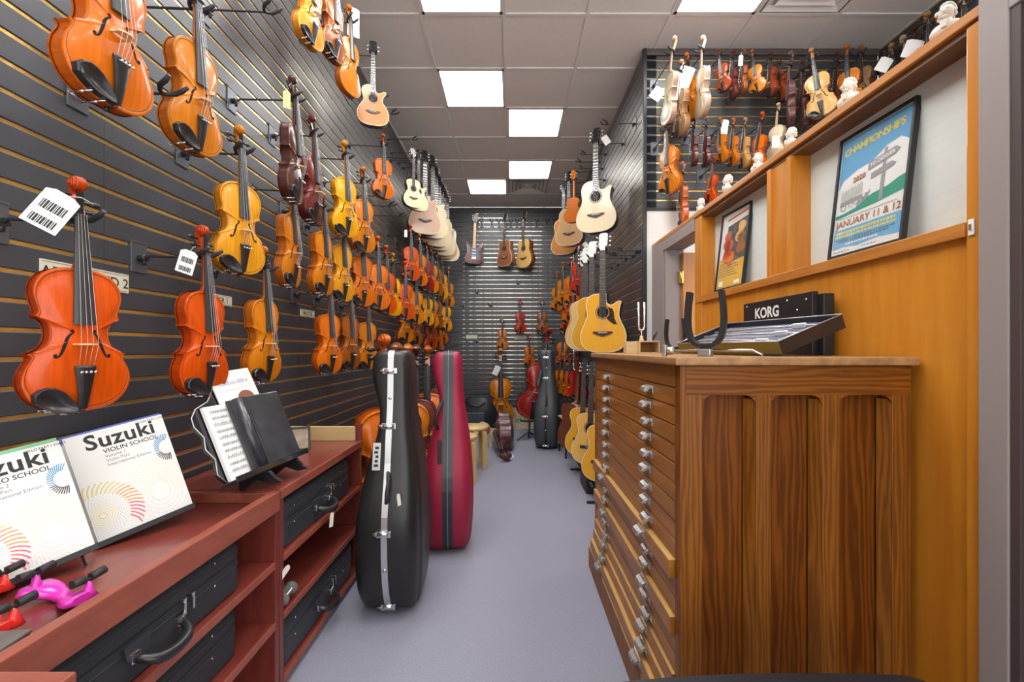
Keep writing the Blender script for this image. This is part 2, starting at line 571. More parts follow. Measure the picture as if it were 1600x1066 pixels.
def inset(poly, d):
    n = len(poly)
    res = []
    for i in range(n):
        a, b, c = poly[i - 1], poly[i], poly[(i + 1) % n]
        e1 = Vector((b[0] - a[0], b[1] - a[1])).normalized()
        e2 = Vector((c[0] - b[0], c[1] - b[1])).normalized()
        nn = Vector((-(e1.y + e2.y), e1.x + e2.x))
        nn = nn.normalized() if nn.length > 1e-6 else Vector((0, 0))
        res.append((b[0] + nn.x * d, b[1] + nn.y * d))
    return res


RING = [(1.0, 0.0), (0.992, 0.0022), (0.955, 0.0010), (0.94, 0.0008), (0.86, 0.0040), (0.70, 0.0095), (0.48, 0.0135), (0.24, 0.0150), (0.05, 0.0153)]


def arch_h(x, z):
    """height of the arching at body point (x,z): nearest scale factor of the outline"""
    dx, dz = x - OC[0], z - OC[1]
    an = math.atan2(dz, dx)
    best, bs = 9, 0.5
    for p in OUT:
        q = math.atan2(p[1] - OC[1], p[0] - OC[0])
        df = abs((q - an + PI) % (2 * PI) - PI)
        if df < best:
            best = df
            bs = math.hypot(dx, dz) / math.hypot(p[0] - OC[0], p[1] - OC[1])
    for i in range(len(RING) - 1):
        if RING[i + 1][0] <= bs <= RING[i][0]:
            t = (RING[i][0] - bs) / (RING[i][0] - RING[i + 1][0])
            return RING[i][1] + t * (RING[i + 1][1] - RING[i][1])
    return RING[-1][1] if bs < 0.5 else 0


RIB = 0.030           # rib height; the front of the ribs is y = 0, the back y = RIB


def plate(mb, y, sgn, mi=0, purf=None, thick=0.004):
    n = len(OUT)
    o = len(mb.v)
    for p in OUT:                                     # under edge
        mb.v.append((p[0], y, p[1]))
    for s, h in RING:
        for p in OUT:
            mb.v.append((OC[0] + (p[0] - OC[0]) * s, y + sgn * (thick + h), OC[1] + (p[1] - OC[1]) * s))
    for r in range(len(RING)):
        for i in range(n):
            j = (i + 1) % n
            a, b = o + r * n, o + (r + 1) * n
            f = [a + i, a + j, b + j, b + i]
            mb.f.append(f if sgn < 0 else f[::-1])
            mb.m.append(purf if (purf is not None and r == 3) else mi)
            mb.sm.append(r > 1)
    top = [o + len(RING) * n + i for i in range(n)]
    mb.f.append(top if sgn < 0 else top[::-1])
    mb.m.append(mi)
    mb.sm.append(True)


tv, rv = varnish('orange')
VM = {}
b = MB()
ins = inset(OUT, 0.0028)
n = len(ins)
o = len(b.v)
b.v += [(p[0], 0, p[1]) for p in ins] + [(p[0], RIB, p[1]) for p in ins]
for i in range(n):
    j = (i + 1) % n
    b.f.append([o + i, o + j, o + n + j, o + n + i]); b.m.append(0); b.sm.append(True)
plate(b, RIB, 1)
VM['body'] = fix(b.mesh('body', [rv]))
b = MB()
plate(b, 0, -1, 0, 1)
M_PURF = mat('purfling', (0.10, 0.045, 0.02), rough=0.4)
VM['top_plate'] = b.mesh('top_plate', [tv, M_PURF])


def fhole(sx):
    pts = [(0.0225, 0.2015), (0.0200, 0.2000), (0.0190, 0.1965), (0.0205, 0.1925), (0.0250, 0.1885), (0.0300, 0.1790), (0.0345, 0.1640), (0.0390, 0.1490), (0.0430, 0.1390), (0.0480, 0.1335), (0.0520, 0.1330), (0.0540, 0.1360), (0.0525, 0.1392)]
    wd = [0.0005, 0.0011, 0.0015, 0.0018, 0.0022, 0.0030, 0.0034, 0.0030, 0.0024, 0.0018, 0.0015, 0.0011, 0.0005]
    c = catmull(pts, 3)
    m_ = MB()
    L = []
    for i, p in enumerate(c):
        a, q = c[max(i - 1, 0)], c[min(i + 1, len(c) - 1)]
        t = Vector((q[0] - a[0], q[1] - a[1])).normalized()
        k = i / 3
        w = wd[int(k)] + (wd[min(int(k) + 1, len(wd) - 1)] - wd[int(k)]) * (k % 1)
        for s in (-1, 1):
            x, z = p[0] - t.y * w * s, p[1] + t.x * w * s
            L.append((x * sx, -0.004 - arch_h(x, z) - 0.0006, z))
    m_.add(L, [(2 * i, 2 * i + 1, 2 * i + 3, 2 * i + 2) for i in range(len(c) - 1)])
    for (cx, cz, r) in ((0.0222, 0.1980, 0.0032), (0.0512, 0.1372, 0.0042)):
        y = -0.004 - arch_h(cx, cz) - 0.0006
        m_.add([((cx + r * math.cos(2 * PI * k / 12)) * sx, y, cz + r * math.sin(2 * PI * k / 12)) for k in range(12)], [tuple(range(12))])
    return m_.mesh('f_hole', [M_HOLE])


VM['f_holes'] = [fhole(1), fhole(-1)]
# neck, heel, pegbox and scroll
b = MB()
st = [(0.352, 0.0145, -0.004, 0.026), (0.360, 0.0125, -0.006, 0.020), (0.372, 0.0118, -0.008, 0.008), (0.43, 0.0112, -0.0065, 0.0085), (0.478, 0.0110, -0.005, 0.0085), (0.486, 0.0115, -0.005, 0.010)]
o = len(b.v)
K = 9
for (z, hw, yf, yb) in st:
    for k in range(K):
        a = PI * k / (K - 1)
        b.v.append((math.cos(a) * hw, yf + math.sin(a) ** 0.8 * (yb - yf) if 0 < k < K - 1 else yf, z))
for i in range(len(st) - 1):
    for k in range(K):
        k2 = (k + 1) % K
        b.f.append([o + i * K + k, o + i * K + k2, o + (i + 1) * K + k2, o + (i + 1) * K + k]); b.m.append(0); b.sm.append(k < K - 1)
VM['neck'] = fix(b.mesh('neck', [rv]))
b = MB()
spine = [(-0.004, 0.010, 0.484, 0.0115), (0.0, 0.016, 0.497, 0.0112), (0.004, 0.021, 0.514, 0.0105), (0.009, 0.026, 0.532, 0.0095), (0.013, 0.030, 0.548, 0.0088), (0.012, 0.030, 0.560, 0.0084)]
o = len(b.v)
for (y0, y1, z, hw) in spine:
    b.v += [(-hw, y0, z), (hw, y0, z), (hw, y1, z), (-hw, y1, z)]
for i in range(len(spine) - 1):
    for k in range(4):
        k2 = (k + 1) % 4
        b.f.append([o + i * 4 + k, o + i * 4 + k2, o + (i + 1) * 4 + k2, o + (i + 1) * 4 + k]); b.m.append(0); b.sm.append(False)
VC = (0.008, 0.5665)                                   # centre of the volute (y, z)
for r, hw in ((0.0185, 0.0085), (0.0150, 0.0125), (0.0105, 0.0165), (0.0060, 0.0200)):
    MT = Matrix.Translation((0, VC[0], VC[1])) @ Matrix.Rotation(PI / 2, 4, 'Y')
    b.lathe([(r - 0.0015, -hw), (r, -hw + 0.0015), (r, hw - 0.0015), (r - 0.0015, hw)], 22, M=MT, smooth=False)
# turn of the scroll: a spiral bead on each cheek
for s in (-1, 1):
    pts, rr = [], []
    for k in range(26):
        a = -0.4 + k * 0.38
        r = 0.0178 - 0.00058 * k
        pts.append((s * (0.0085 + 0.0105 * k / 25), VC[0] + r * math.cos(a), VC[1] + r * math.sin(a)))
        rr.append(0.0022 - 0.00003 * k)
    b.tube(pts, rr, 5)
VM['scroll'] = fix(b.mesh('scroll', [rv]))
b = MB().box(-0.0063, 0.0063, -0.0052, -0.001, 0.490, 0.545)
VM['scroll_dark'] = b
# fingerboard
b = MB()
o = len(b.v)
K = 8
for (z, hw, yb, h) in ((0.214, 0.0212, -0.022, 0.0095), (0.30, 0.0180, -0.016, 0.0088), (0.40, 0.0148, -0.010, 0.0080), (0.484, 0.0120, -0.0055, 0.0065)):
    b.v += [(-hw, yb, z)]
    for k in range(K):
        t = -1 + 2 * k / (K - 1)
        b.v.append((hw * t, yb - h * (0.55 + 0.45 * (1 - t * t)), z))
    b.v += [(hw, yb, z)]
K2 = K + 2
for i in range(3):
    for k in range(K2):
        k2 = (k + 1) % K2
        b.f.append([o + i * K2 + k, o + i * K2 + k2, o + (i + 1) * K2 + k2, o + (i + 1) * K2 + k]); b.m.append(0); b.sm.append(False)
b.f.append([o + k for k in range(K2)]); b.m.append(0); b.sm.append(False)
b.f.append([o + 3 * K2 + k for k in range(K2)]); b.m.append(0); b.sm.append(False)
b.box(-0.0122, 0.0122, -0.0135, -0.004, 0.4835, 0.4885)
VM['fingerboard'] = fix(b.mesh('fingerboard', [M_FBOARD]))


def peg(z, y, s, L=0.046):
    m_ = MB()
    m_.tube([(-s * 0.012, y, z), (s * 0.020, y, z), (s * 0.026, y, z)], [0.0028, 0.0038, 0.0046], 8)
    m_.ball((s * (0.026 + 0.011), y, z), (0.0120, 0.0042, 0.0075), n=8)
    m_.ball((s * 0.0495, y, z), 0.0022, n=6)
    return m_.mesh('peg', [M_EBONY])


PEGS = [(0.499, 0.006, 1), (0.511, 0.009, -1), (0.524, 0.013, 1), (0.537, 0.018, -1)]
VM['pegs'] = [peg(*p) for p in PEGS]
# bridge
zb = 0.1655
hb = -0.004 - arch_h(0, zb)
b = MB()
poly = [(-0.0205, 0), (-0.0135, 0), (-0.012, 0.006), (-0.004, 0.008), (0, 0.006), (0.004, 0.008), (0.012, 0.006), (0.0135, 0), (0.0205, 0), (0.0175, 0.011), (0.0195, 0.019), (0.0175, 0.024), (0.010, 0.0305), (0, 0.0330), (-0.010, 0.0305), (-0.0175, 0.024), (-0.0195, 0.019), (-0.0175, 0.011)]
pol = [(x, hb + 0.001 - y) for x, y in poly]
m3 = Matrix(((1, 0, 0, 0), (0, 1, 0, 0), (0, 0, 1, 0), (0, 0, 0, 1)))
b.prism(pol, zb - 0.002, zb + 0.002, axis='Z')
VM['bridge'] = fix(b.mesh('bridge', [M_BRIDGE]))
# tailpiece with fine tuners
b = MB()
o = len(b.v)
K = 7
TPs = ((0.006, 0.0085, -0.017, 0.004), (0.045, 0.0120, -0.024, 0.006), (0.085, 0.0165, -0.0285, 0.0075), (0.108, 0.0205, -0.0300, 0.0085), (0.113, 0.0195, -0.0290, 0.006))
for (z, hw, y, h) in TPs:
    b.v.append((-hw, y + h * 0.6, z))
    for k in range(K):
        t = -1 + 2 * k / (K - 1)
        b.v.append((hw * t, y - h * 0.5 * (1 - t * t), z))
    b.v.append((hw, y + h * 0.6, z))
K2 = K + 2
for i in range(len(TPs) - 1):
    for k in range(K2):
        k2 = (k + 1) % K2
        b.f.append([o + i * K2 + k, o + i * K2 + k2, o + (i + 1) * K2 + k2, o + (i + 1) * K2 + k]); b.m.append(0); b.sm.append(False)
for e in (0, len(TPs) - 1):
    b.f.append([o + e * K2 + k for k in range(K2)]); b.m.append(0); b.sm.append(False)
b.tube([(-0.004, -0.016, 0.008), (-0.004, -0.008, -0.001), (-0.003, 0.006, -0.003)], 0.0011, 5)
b.tube([(0.004, -0.016, 0.008), (0.004, -0.008, -0.001), (0.003, 0.006, -0.003)], 0.0011, 5)
b.lathe([(0.006, 0), (0.006, 0.004), (0.004, 0.009), (0.0005, 0.010)], 10, M=Matrix.Translation((0, 0.012, -0.001)) @ Matrix.Rotation(PI, 4, 'X'))
VM['tailpiece'] = fix(b.mesh('tailpiece', [M_EBONY]))
b = MB()
for x in (-0.0135, -0.0045, 0.0045, 0.0135):
    b.tube([(x, -0.032, 0.100), (x, -0.042, 0.097)], 0.0016, 6)
    b.ball((x, -0.043, 0.0968), (0.0034, 0.0022, 0.0034), n=6)
VM['fine_tuners'] = b.mesh('fine_tuners', [M_CHROME])
# chin rest: cupped leaf over the lower left bout with two clamp barrels
b = MB()
edge = [(-x * 1.012, z - 0.0012) for x, z in H if x > 0.008 and z < 0.040 and x < 0.094][::1]
leaf = [(-0.007, -0.002)] + edge + [(-0.090, 0.047), (-0.080, 0.058), (-0.066, 0.063), (-0.051, 0.060), (-0.037, 0.051), (-0.025, 0.037), (-0.016, 0.022), (-0.009, 0.010)]
gcx = sum(p[0] for p in leaf) / len(leaf)
gcz = sum(p[1] for p in leaf) / len(leaf)
rings = [(1.0, 0.0, -0.008), (1.0, 0.0, -0.022), (0.95, 0, -0.0255), (0.86, 0, -0.0245), (0.6, 0, -0.0190), (0.3, 0, -0.0165), (0.03, 0, -0.0160)]
N = len(leaf)
o = len(b.v)
for sc_, _, yy in rings:
    for p in leaf:
        x, z = gcx + (p[0] - gcx) * sc_, gcz + (p[1] - gcz) * sc_
        b.v.append((x, yy - 0.05 * (x - gcx), z))
for i in range(len(rings) - 1):
    for k in range(N):
        k2 = (k + 1) % N
        b.f.append([o + i * N + k, o + i * N + k2, o + (i + 1) * N + k2, o + (i + 1) * N + k]); b.m.append(0); b.sm.append(i > 1)
b.f.append([o + k for k in range(N)]); b.m.append(0); b.sm.append(False)
b.f.append([o + (len(rings) - 1) * N + k for k in range(N)]); b.m.append(0); b.sm.append(True)
VM['chin_rest'] = fix(b.mesh('chin_rest', [M_EBONY]))
b = MB()
for x in (-0.058, -0.030):
    zz = 0.004 if x < -0.05 else -0.0035
    b.tube([(x, -0.020, zz), (x, 0.040, zz)], 0.0018, 6)
    b.tube([(x, 0.0, zz - 0.0008), (x, 0.022, zz - 0.0008)], 0.0030, 8)
b.tube([(-0.060, 0.040, 0.005), (-0.028, 0.040, -0.003)], 0.0025, 6)
VM['chin_rest_clamp'] = b.mesh('chin_rest_clamp', [M_CHROME])
b = MB()
for i, (xa, xb_) in enumerate(((-0.0080, -0.0165), (-0.0027, -0.0055), (0.0027, 0.0055), (0.0080, 0.0165))):
    yb_ = hb - 0.033 + abs(xb_) * 0.16 + 0.0005
    b.tube([(xa, -0.0140, 0.4885), (xb_, yb_, zb), (xb_ * 0.85, -0.0325, 0.112)], 0.00055, 4, cap=False)
VM['strings'] = b.mesh('strings', [M_STRING])
VM['pegbox_hollow'] = VM['scroll_dark'].mesh('pegbox_hollow', [M_HOLE])


def violin(label, base, yaw=0, roll=0, pitch=0, scale=1.0, v='orange', detail=2, name='violin', cat='violin', group=None,
           chin=True, strings=True, tail=True, rib=1.0, fitted=True):
    """base: bottom of the body. front faces -Y at yaw 0 and turns towards +X for positive yaw (degrees)"""
    t = thing(name, label, cat, base, (math.radians(pitch), math.radians(roll), math.radians(yaw)), group, scale if rib == 1 else (scale, scale * rib, scale))
    tv, rv = varnish(v)
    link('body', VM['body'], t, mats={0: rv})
    tp = link('top_plate', VM['top_plate'], t, mats={0: tv})
    for f in VM['f_holes']:
        link('f_hole', f, tp)
    nk = link('neck', VM['neck'], t, mats={0: rv})
    sc = link('scroll', VM['scroll'], t, mats={0: rv})
    if detail > 1:
        link('pegbox_hollow', VM['pegbox_hollow'], sc)
    if fitted:
        link('fingerboard', VM['fingerboard'], t)
        for p in VM['pegs']:
            link('peg', p, t)
    if strings:
        link('bridge', VM['bridge'], t)
        link('strings', VM['strings'], t)
    if tail:
        tl = link('tailpiece', VM['tailpiece'], t)
        if detail > 1:
            link('fine_tuners', VM['fine_tuners'], tl)
    if chin:
        c = link('chin_rest', VM['chin_rest'], t)
        if detail > 1:
            link('chin_rest_clamp', VM['chin_rest_clamp'], c)
    return t


def cello(label, base, yaw=0, roll=0, pitch=0, scale=2.08, v='orange', group=None, endpin=True):
    t = violin(label, base, yaw, roll, pitch, scale, v, 1, 'cello', 'cello', group, chin=False, rib=1.75)
    if endpin:
        e = MB().tube([(0, 0.012, 0), (0, 0.012, -Vector(base).z / scale + 0.0005 if 0.05 < Vector(base).z < 0.2 else -0.045)], [0.006, 0.0025], 8)
        e.build('endpin', M_CHROME, t)
    return t


# ------------------------------------------------------------------ guitar family
def guitar_outline(kind):
    if kind == 'dread':
        h = [(0, 0), (80, 4), (150, 29), (188, 78), (198, 130), (188, 190), (161, 250), (142, 295), (137, 322), (141, 360), (146, 400), (143, 437), (126, 475), (88, 499), (40, 505), (0, 505)]
    elif kind == 'classical':
        h = [(0, 0), (70, 3), (135, 26), (174, 72), (184, 125), (174, 185), (145, 240), (122, 285), (118, 305), (124, 345), (138, 385), (141, 415), (130, 450), (98, 478), (45, 488), (0, 489)]
    else:  # round, waisted ukulele and small guitar
        h = [(0, 0), (75, 3), (142, 28), (181, 80), (191, 135), (179, 195), (146, 252), (118, 296), (113, 318), (121, 360), (136, 402), (136, 435), (118, 470), (80, 494), (38, 500), (0, 500)]
    L = catmull(h, 3)
    top = h[-1][1]
    left = [(-x, y) for x, y in L]
    return L, left, top


def guitar_meshes(kind, cut):
    L, left, top = guitar_outline(kind)
    right = L
    if cut:
        keep = [p for p in L if p[1] < 372]
        tail = catmull([keep[-1], (148, 398), (157, 420), (150, 436), (128, 436), (104, 421), (80, 408), (56, 408), (36, 424), (30, 460), (29, top), (0, top)], 3)
        right = keep + tail[1:]
    poly = right + left[-2:0:-1]
    poly = [(x / 1000, y / 1000) for x, y in poly]
    n = len(poly)
    D = {'dread': 0.105, 'classical': 0.098}.get(kind, 0.085)
    G = {}
    b = MB()
    o = 0
    b.v = [(p[0], 0, p[1]) for p in poly] + [(p[0], D, p[1]) for p in poly]
    for i in range(n):
        j = (i + 1) % n
        b.f.append([i, j, n + j, n + i]); b.m.append(0); b.sm.append(True)
    b.f.append([n + i for i in range(n)][::-1]); b.m.append(0); b.sm.append(False)
    G['body'] = fix(b.mesh('body', [rv]))
    b = MB()
    p1 = inset(poly, 0.006)
    b.v = [(p[0], 0.001, p[1]) for p in poly] + [(p[0], -0.003, p[1]) for p in poly] + [(p[0], -0.0035, p[1]) for p in p1]
    for i in range(n):
        j = (i + 1) % n
        b.f.append([i, j, n + j, n + i]); b.m.append(1); b.sm.append(False)
        b.f.append([n + i, n + j, 2 * n + j, 2 * n + i]); b.m.append(1); b.sm.append(False)
    b.f.append([2 * n + i for i in range(n)]); b.m.append(0); b.sm.append(False)
    G['soundboard'] = fix(b.mesh('soundboard', [tv, M_PAPER]))
    zh = 0.345 if kind != 'uke' else 0.335
    R = 0.050
    b = MB()
    b.add([(R * math.cos(2 * PI * k / 28), -0.0042, zh + R * math.sin(2 * PI * k / 28)) for k in range(28)], [tuple(range(28))], 0)
    G['sound_hole'] = b.mesh('sound_hole', [M_HOLE])
    b = MB()
    for (r0, r1) in ((0.053, 0.056), (0.058, 0.064)):
        b.add([(r * math.cos(2 * PI * k / 32), -0.0041, zh + r * math.sin(2 * PI * k / 32)) for r in (r0, r1) for k in range(32)],
              [(k, (k + 1) % 32, 32 + (k + 1) % 32, 32 + k) for k in range(32)])
    G['rosette'] = b.mesh('rosette', [mat('rosette', (0.16, 0.10, 0.06), rough=0.4)])
    zb_ = 0.165
    b = MB()
    if kind == 'classical':
        b.prism([(-0.095, zb_ - 0.012), (0.095, zb_ - 0.012), (0.095, zb_ + 0.014), (-0.095, zb_ + 0.014)], -0.012, -0.003, axis='Y')
    else:
        b.prism([(-0.085, zb_ + 0.004), (-0.05, zb_ - 0.012), (0, zb_ - 0.028), (0.05, zb_ - 0.012), (0.085, zb_ + 0.004), (0.082, zb_ + 0.014), (-0.082, zb_ + 0.014)], -0.013, -0.003, axis='Y')
    b.box(-0.038, 0.038, -0.0165, -0.012, zb_ + 0.002, zb_ + 0.006, 1)
    G['bridge'] = fix(b.mesh('bridge', [mat('rosewood', (0.045, 0.022, 0.016), rough=0.4), M_PAPER]))
    nut = top / 1000 + (0.365 if kind != 'classical' else 0.330)
    if kind == 'uke':
        nut = top / 1000 + 0.40
    b = MB()
    K = 9
    o = 0
    for (z, hw, yb_) in ((top / 1000 - 0.004, 0.028, 0.075), (top / 1000 + 0.02, 0.027, 0.028), (top / 1000 + 0.05, 0.0265, 0.017), (nut, 0.0225, 0.014), (nut + 0.012, 0.0225, 0.015)):
        for k in range(K):
            a = PI * k / (K - 1)
            b.v.append((math.cos(a) * hw, -0.003 + math.sin(a) * (yb_ + 0.003), z))
    for i in range(4):
        for k in range(K):
            k2 = (k + 1) % K
            b.f.append([i * K + k, i * K + k2, (i + 1) * K + k2, (i + 1) * K + k]); b.m.append(0); b.sm.append(k < K - 1)
    G['neck'] = fix(b.mesh('neck', [rv]))
    b = MB()
    zf = zh + 0.046
    b.prism([(-0.029, zf), (0.029, zf), (0.0225, nut), (-0.0225, nut)], -0.009, -0.003, axis='Y')
    G['fretboard'] = fix(b.mesh('fretboard', [mat('rosewood_board', (0.050, 0.036, 0.030), rough=0.4)]))
    b = MB()
    scale_l = nut - zb_
    for k in range(1, 20):
        z = nut - scale_l * (1 - 2 ** (-k / 12))
        if z < zf + 0.004:
            break
        hw = 0.0225 + 0.0065 * (nut - z) / (nut - zf)
        b.box(-hw, hw, -0.0112, -0.0088, z - 0.0012, z + 0.0012)
    G['frets'] = b.mesh('frets', [M_CHROME])
    b = MB()
    w0, w1, hl = (0.027, 0.037, 0.155) if kind == 'dread' else ((0.030, 0.034, 0.175) if kind == 'classical' else (0.030, 0.045, 0.17))
    hp = [(-0.0225, 0), (0.0225, 0), (w1 - 0.003, 0.025), (w1, 0.05), (w1 + 0.001, hl - 0.012), (w1 - 0.008, hl), (0.010, hl + 0.006), (0, hl + 0.001), (-0.010, hl + 0.006), (-w1 + 0.008, hl), (-w1 - 0.001, hl - 0.012), (-w1, 0.05), (-w1 + 0.003, 0.025)]
    MH = Matrix.Translation((0, -0.004, nut)) @ Matrix.Rotation(math.radians(-13), 4, 'X')
    b.prism(hp, 0, 0.016, axis='Y', M=MH)
    G['headstock'] = fix(b.mesh('headstock', [rv]))
    b = MB()
    b.prism([(x * 0.98, z * 0.995 + 0.003) for x, z in hp], -0.0015, 0.0002, axis='Y', M=MH)
    G['headplate'] = fix(b.mesh('headplate', [M_EBONY]))
    G['tuners'] = []
    for s in (-1, 1):
        for k in range(3 if kind != 'uke' else 2):
            z = 0.045 + k * (0.040 if kind != 'uke' else 0.06)
            t_ = MB()
            t_.tube([MH @ Vector((s * (w1 - 0.010), 0.002, z)), MH @ Vector((s * (w1 - 0.010), -0.014, z))], 0.0042, 8)
            t_.tube([MH @ Vector((s * w1, 0.009, z)), MH @ Vector((s * (w1 + 0.013), 0.009, z))], 0.003, 6)
            t_.ball(MH @ Vector((s * (w1 + 0.020), 0.009, z)), (0.009, 0.005, 0.010), n=8)
            G['tuners'].append(t_.mesh('tuner', [M_CHROME]))
    b = MB()
    ns = 6 if kind != 'uke' else 4
    for k in range(ns):
        t_ = -1 + 2 * k / (ns - 1)
        b.tube([(0.0185 * t_, -0.0125, nut), (0.027 * t_, -0.0172, zb_ + 0.004)], 0.0007, 4, cap=False)
    G['strings'] = b.mesh('strings', [M_STRING])
    b = MB()
    pg = [(0.046, 0.385), (0.080, 0.372), (0.092, 0.345), (0.098, 0.290), (0.122, 0.235), (0.090, 0.240), (0.060, 0.262), (0.030, 0.293), (0.052, 0.312), (0.0575, 0.345)]
    b.prism(pg, -0.0052, -0.0034, axis='Y')
    G['pickguard'] = fix(b.mesh('pickguard', [mat('tortoise', (0.045, 0.020, 0.016), rough=0.25, noise=0.5, nscale=30)]))
    G['nut'] = nut
    return G


GM = {}


def guitar(label, base, yaw=0, roll=0, pitch=0, kind='dread', cut=False, scale=1.0, top='honey', sides='brown', guard=False,
           head=None, name='acoustic_guitar', cat='guitar', group=None, binding=None, board=None, hole=True, strings=True):
    key = (kind, cut)
    if key not in GM:
        GM[key] = guitar_meshes(kind, cut)
    G = GM[key]
    t = thing(name, label, cat, base, (math.radians(pitch), math.radians(roll), math.radians(yaw)), group, scale)
    tm = mat('soundboard_' + top, VARNISH.get(top, (0.8, 0.6, 0.3)), rough=0.28, coat=0.4, noise=0.10, nscale=8, stretch=(24, 2, 1))
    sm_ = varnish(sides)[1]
    link('body', G['body'], t, mats={0: sm_})
    link('soundboard', G['soundboard'], t, mats={0: tm, 1: binding or mat('binding_cream', (0.75, 0.66, 0.48), rough=0.4)})
    if hole:
        sh = link('sound_hole', G['sound_hole'], t)
        link('rosette', G['rosette'], sh)
    link('bridge', G['bridge'], t)
    link('neck', G['neck'], t, mats={0: sm_})
    fb = link('fretboard', G['fretboard'], t, mats={0: board} if board else None)
    link('frets', G['frets'], fb)
    hs = link('headstock', G['headstock'], t, mats={0: sm_})
    link('headplate', G['headplate'], hs, mats={0: head} if head else None)
    for u in G['tuners']:
        link('tuner', u, t)
    if strings:
        link('strings', G['strings'], t)
    if guard:
        link('pickguard', G['pickguard'], t)
    return t


# ------------------------------------------------------------------ wall hangers and price tags
b = MB().bbox(-0.032, 0.032, -0.005, 0, -0.062, 0.042, 0.002)
b.box(-0.032, 0.032, -0.007, 0.006, 0.040, 0.046)
HM = {'plate': b.mesh('back_plate', [M_PLATE])}
b = MB()
b.tube([(0, -0.004, -0.012), (0, -0.030, -0.012)], 0.012, 10)
b.tube([(-0.016, -0.022, -0.012), (0.016, -0.022, -0.012)], 0.006, 8)
b.tube([(0, -0.022, -0.012), (0, -0.022, -0.036)], 0.006, 8)
HM['knob'] = b.mesh('clamp_knob', [M_STEEL])
b = MB()
b.tube([(0, 0.020, -0.010), (-0.012, 0.014, -0.006), (-0.024, 0.000, 0.0), (-0.027, -0.022, 0.008), (-0.030, -0.040, 0.020)], [0.0055, 0.006, 0.0075, 0.0075, 0.0055], 8)
b.tube([(0, 0.020, -0.010), (0.012, 0.014, -0.006), (0.024, 0.000, 0.0), (0.027, -0.022, 0.008), (0.030, -0.040, 0.020)], [0.0055, 0.006, 0.0075, 0.0075, 0.0055], 8)
HM['yoke'] = b.mesh('yoke', [M_RUBBER])
HCOUNT = {}


def hanger(label, tip, wall, n, yaw, plate=True, ys=1.0, group='black steel wall hangers'):
    """tip: where the neck hangs. wall: ('x', X) or ('y', Y) face of the slats, n: outward normal"""
    tip = Vector(tip)
    n = Vector(n)
    foot = tip.copy()
    if wall[0] == 'x':
        foot.x = wall[1]
    else:
        foot.y = wall[1]
    t = thing('wall_hanger', label, 'hanger', foot, group=group)
    pa = math.atan2(n.x, -n.y)
    if plate:
        link('back_plate', HM['plate'], t, rot=(0, 0, pa))
        link('clamp_knob', HM['knob'], t, rot=(0, 0, pa))
    yaw = math.radians(yaw)
    yk = link('yoke', HM['yoke'], t, tip - foot, (0, 0, yaw))
    yk.scale = (ys,) * 3
    back = Vector((-math.sin(yaw), math.cos(yaw), 0)) * 0.020 * ys + Vector((0, 0, -0.010))
    end = tip - foot + back
    MB().tube([n * 0.006 + Vector((0, 0, -0.012)), n * 0.03 + Vector((0, 0, -0.012)), n * 0.04 + Vector((0, 0, -0.004)), end + n * -0.01, end], 0.0042, 7).build('arm', M_STEEL, t)
    return t


def price_tag(label, top, w=0.035, h=0.06, yaw=0, tilt=0, col=None, bar=True, string=None, to=None):
    t = thing('price_tag', label, 'price tag', top, (0, math.radians(tilt), math.radians(yaw)), 'paper price tags')
    m_ = MB().prism([(-w / 2, -0.008), (-w / 4, 0), (w / 4, 0), (w / 2, -0.008), (w / 2, -h), (-w / 2, -h)], -0.0008, 0.0008)
    fix(m_.mesh('x', M_PAPER))
    link('card', fix(m_.mesh('card', col or M_PAPER)), t)
    if bar:
        bb = MB()
        x = -w * 0.36
        for k in range(11):
            ww = w * (0.025 + 0.02 * (k * 7 % 3))
            bb.box(x, x + ww, -0.0013, -0.0008, -h * 0.55, -h * 0.32)
            bb.box(x, x + ww, -0.0013, -0.0008, -h * 0.92, -h * 0.72)
            x += ww + w * 0.022
        o = bb.build('barcode', M_INK, t)
    if to is not None:
        string = Euler((0, math.radians(tilt), math.radians(yaw))).to_matrix().inverted() @ (Vector(to) - Vector(top))
    if string is not None:
        MB().tube([(0, 0, -0.004), (Vector(string) * 0.5) + Vector((0, 0, 0.006)), Vector(string)], 0.0008, 4).build('string', mat('string_white', (0.7, 0.68, 0.62), rough=0.8), t)
    return t

# ------------------------------------------------------------------ hung instruments
def hung(short, base, yaw, wall, n, scale=1.0, v='orange', detail=1, roll=0, plate=True, hang=True, pitch=0, group=None, **kw):
    base = Vector(base)
    t = violin(short, base, yaw, roll, pitch, scale, v, detail, group=group, **kw)
    if hang:
        R = Euler((math.radians(pitch), math.radians(roll), math.radians(yaw))).to_matrix()
        tip = base + R @ Vector((0, -0.002, 0.482)) * scale
        hanger('hanger of the ' + short, tip, wall, n, yaw, plate, ys=scale)
    return t


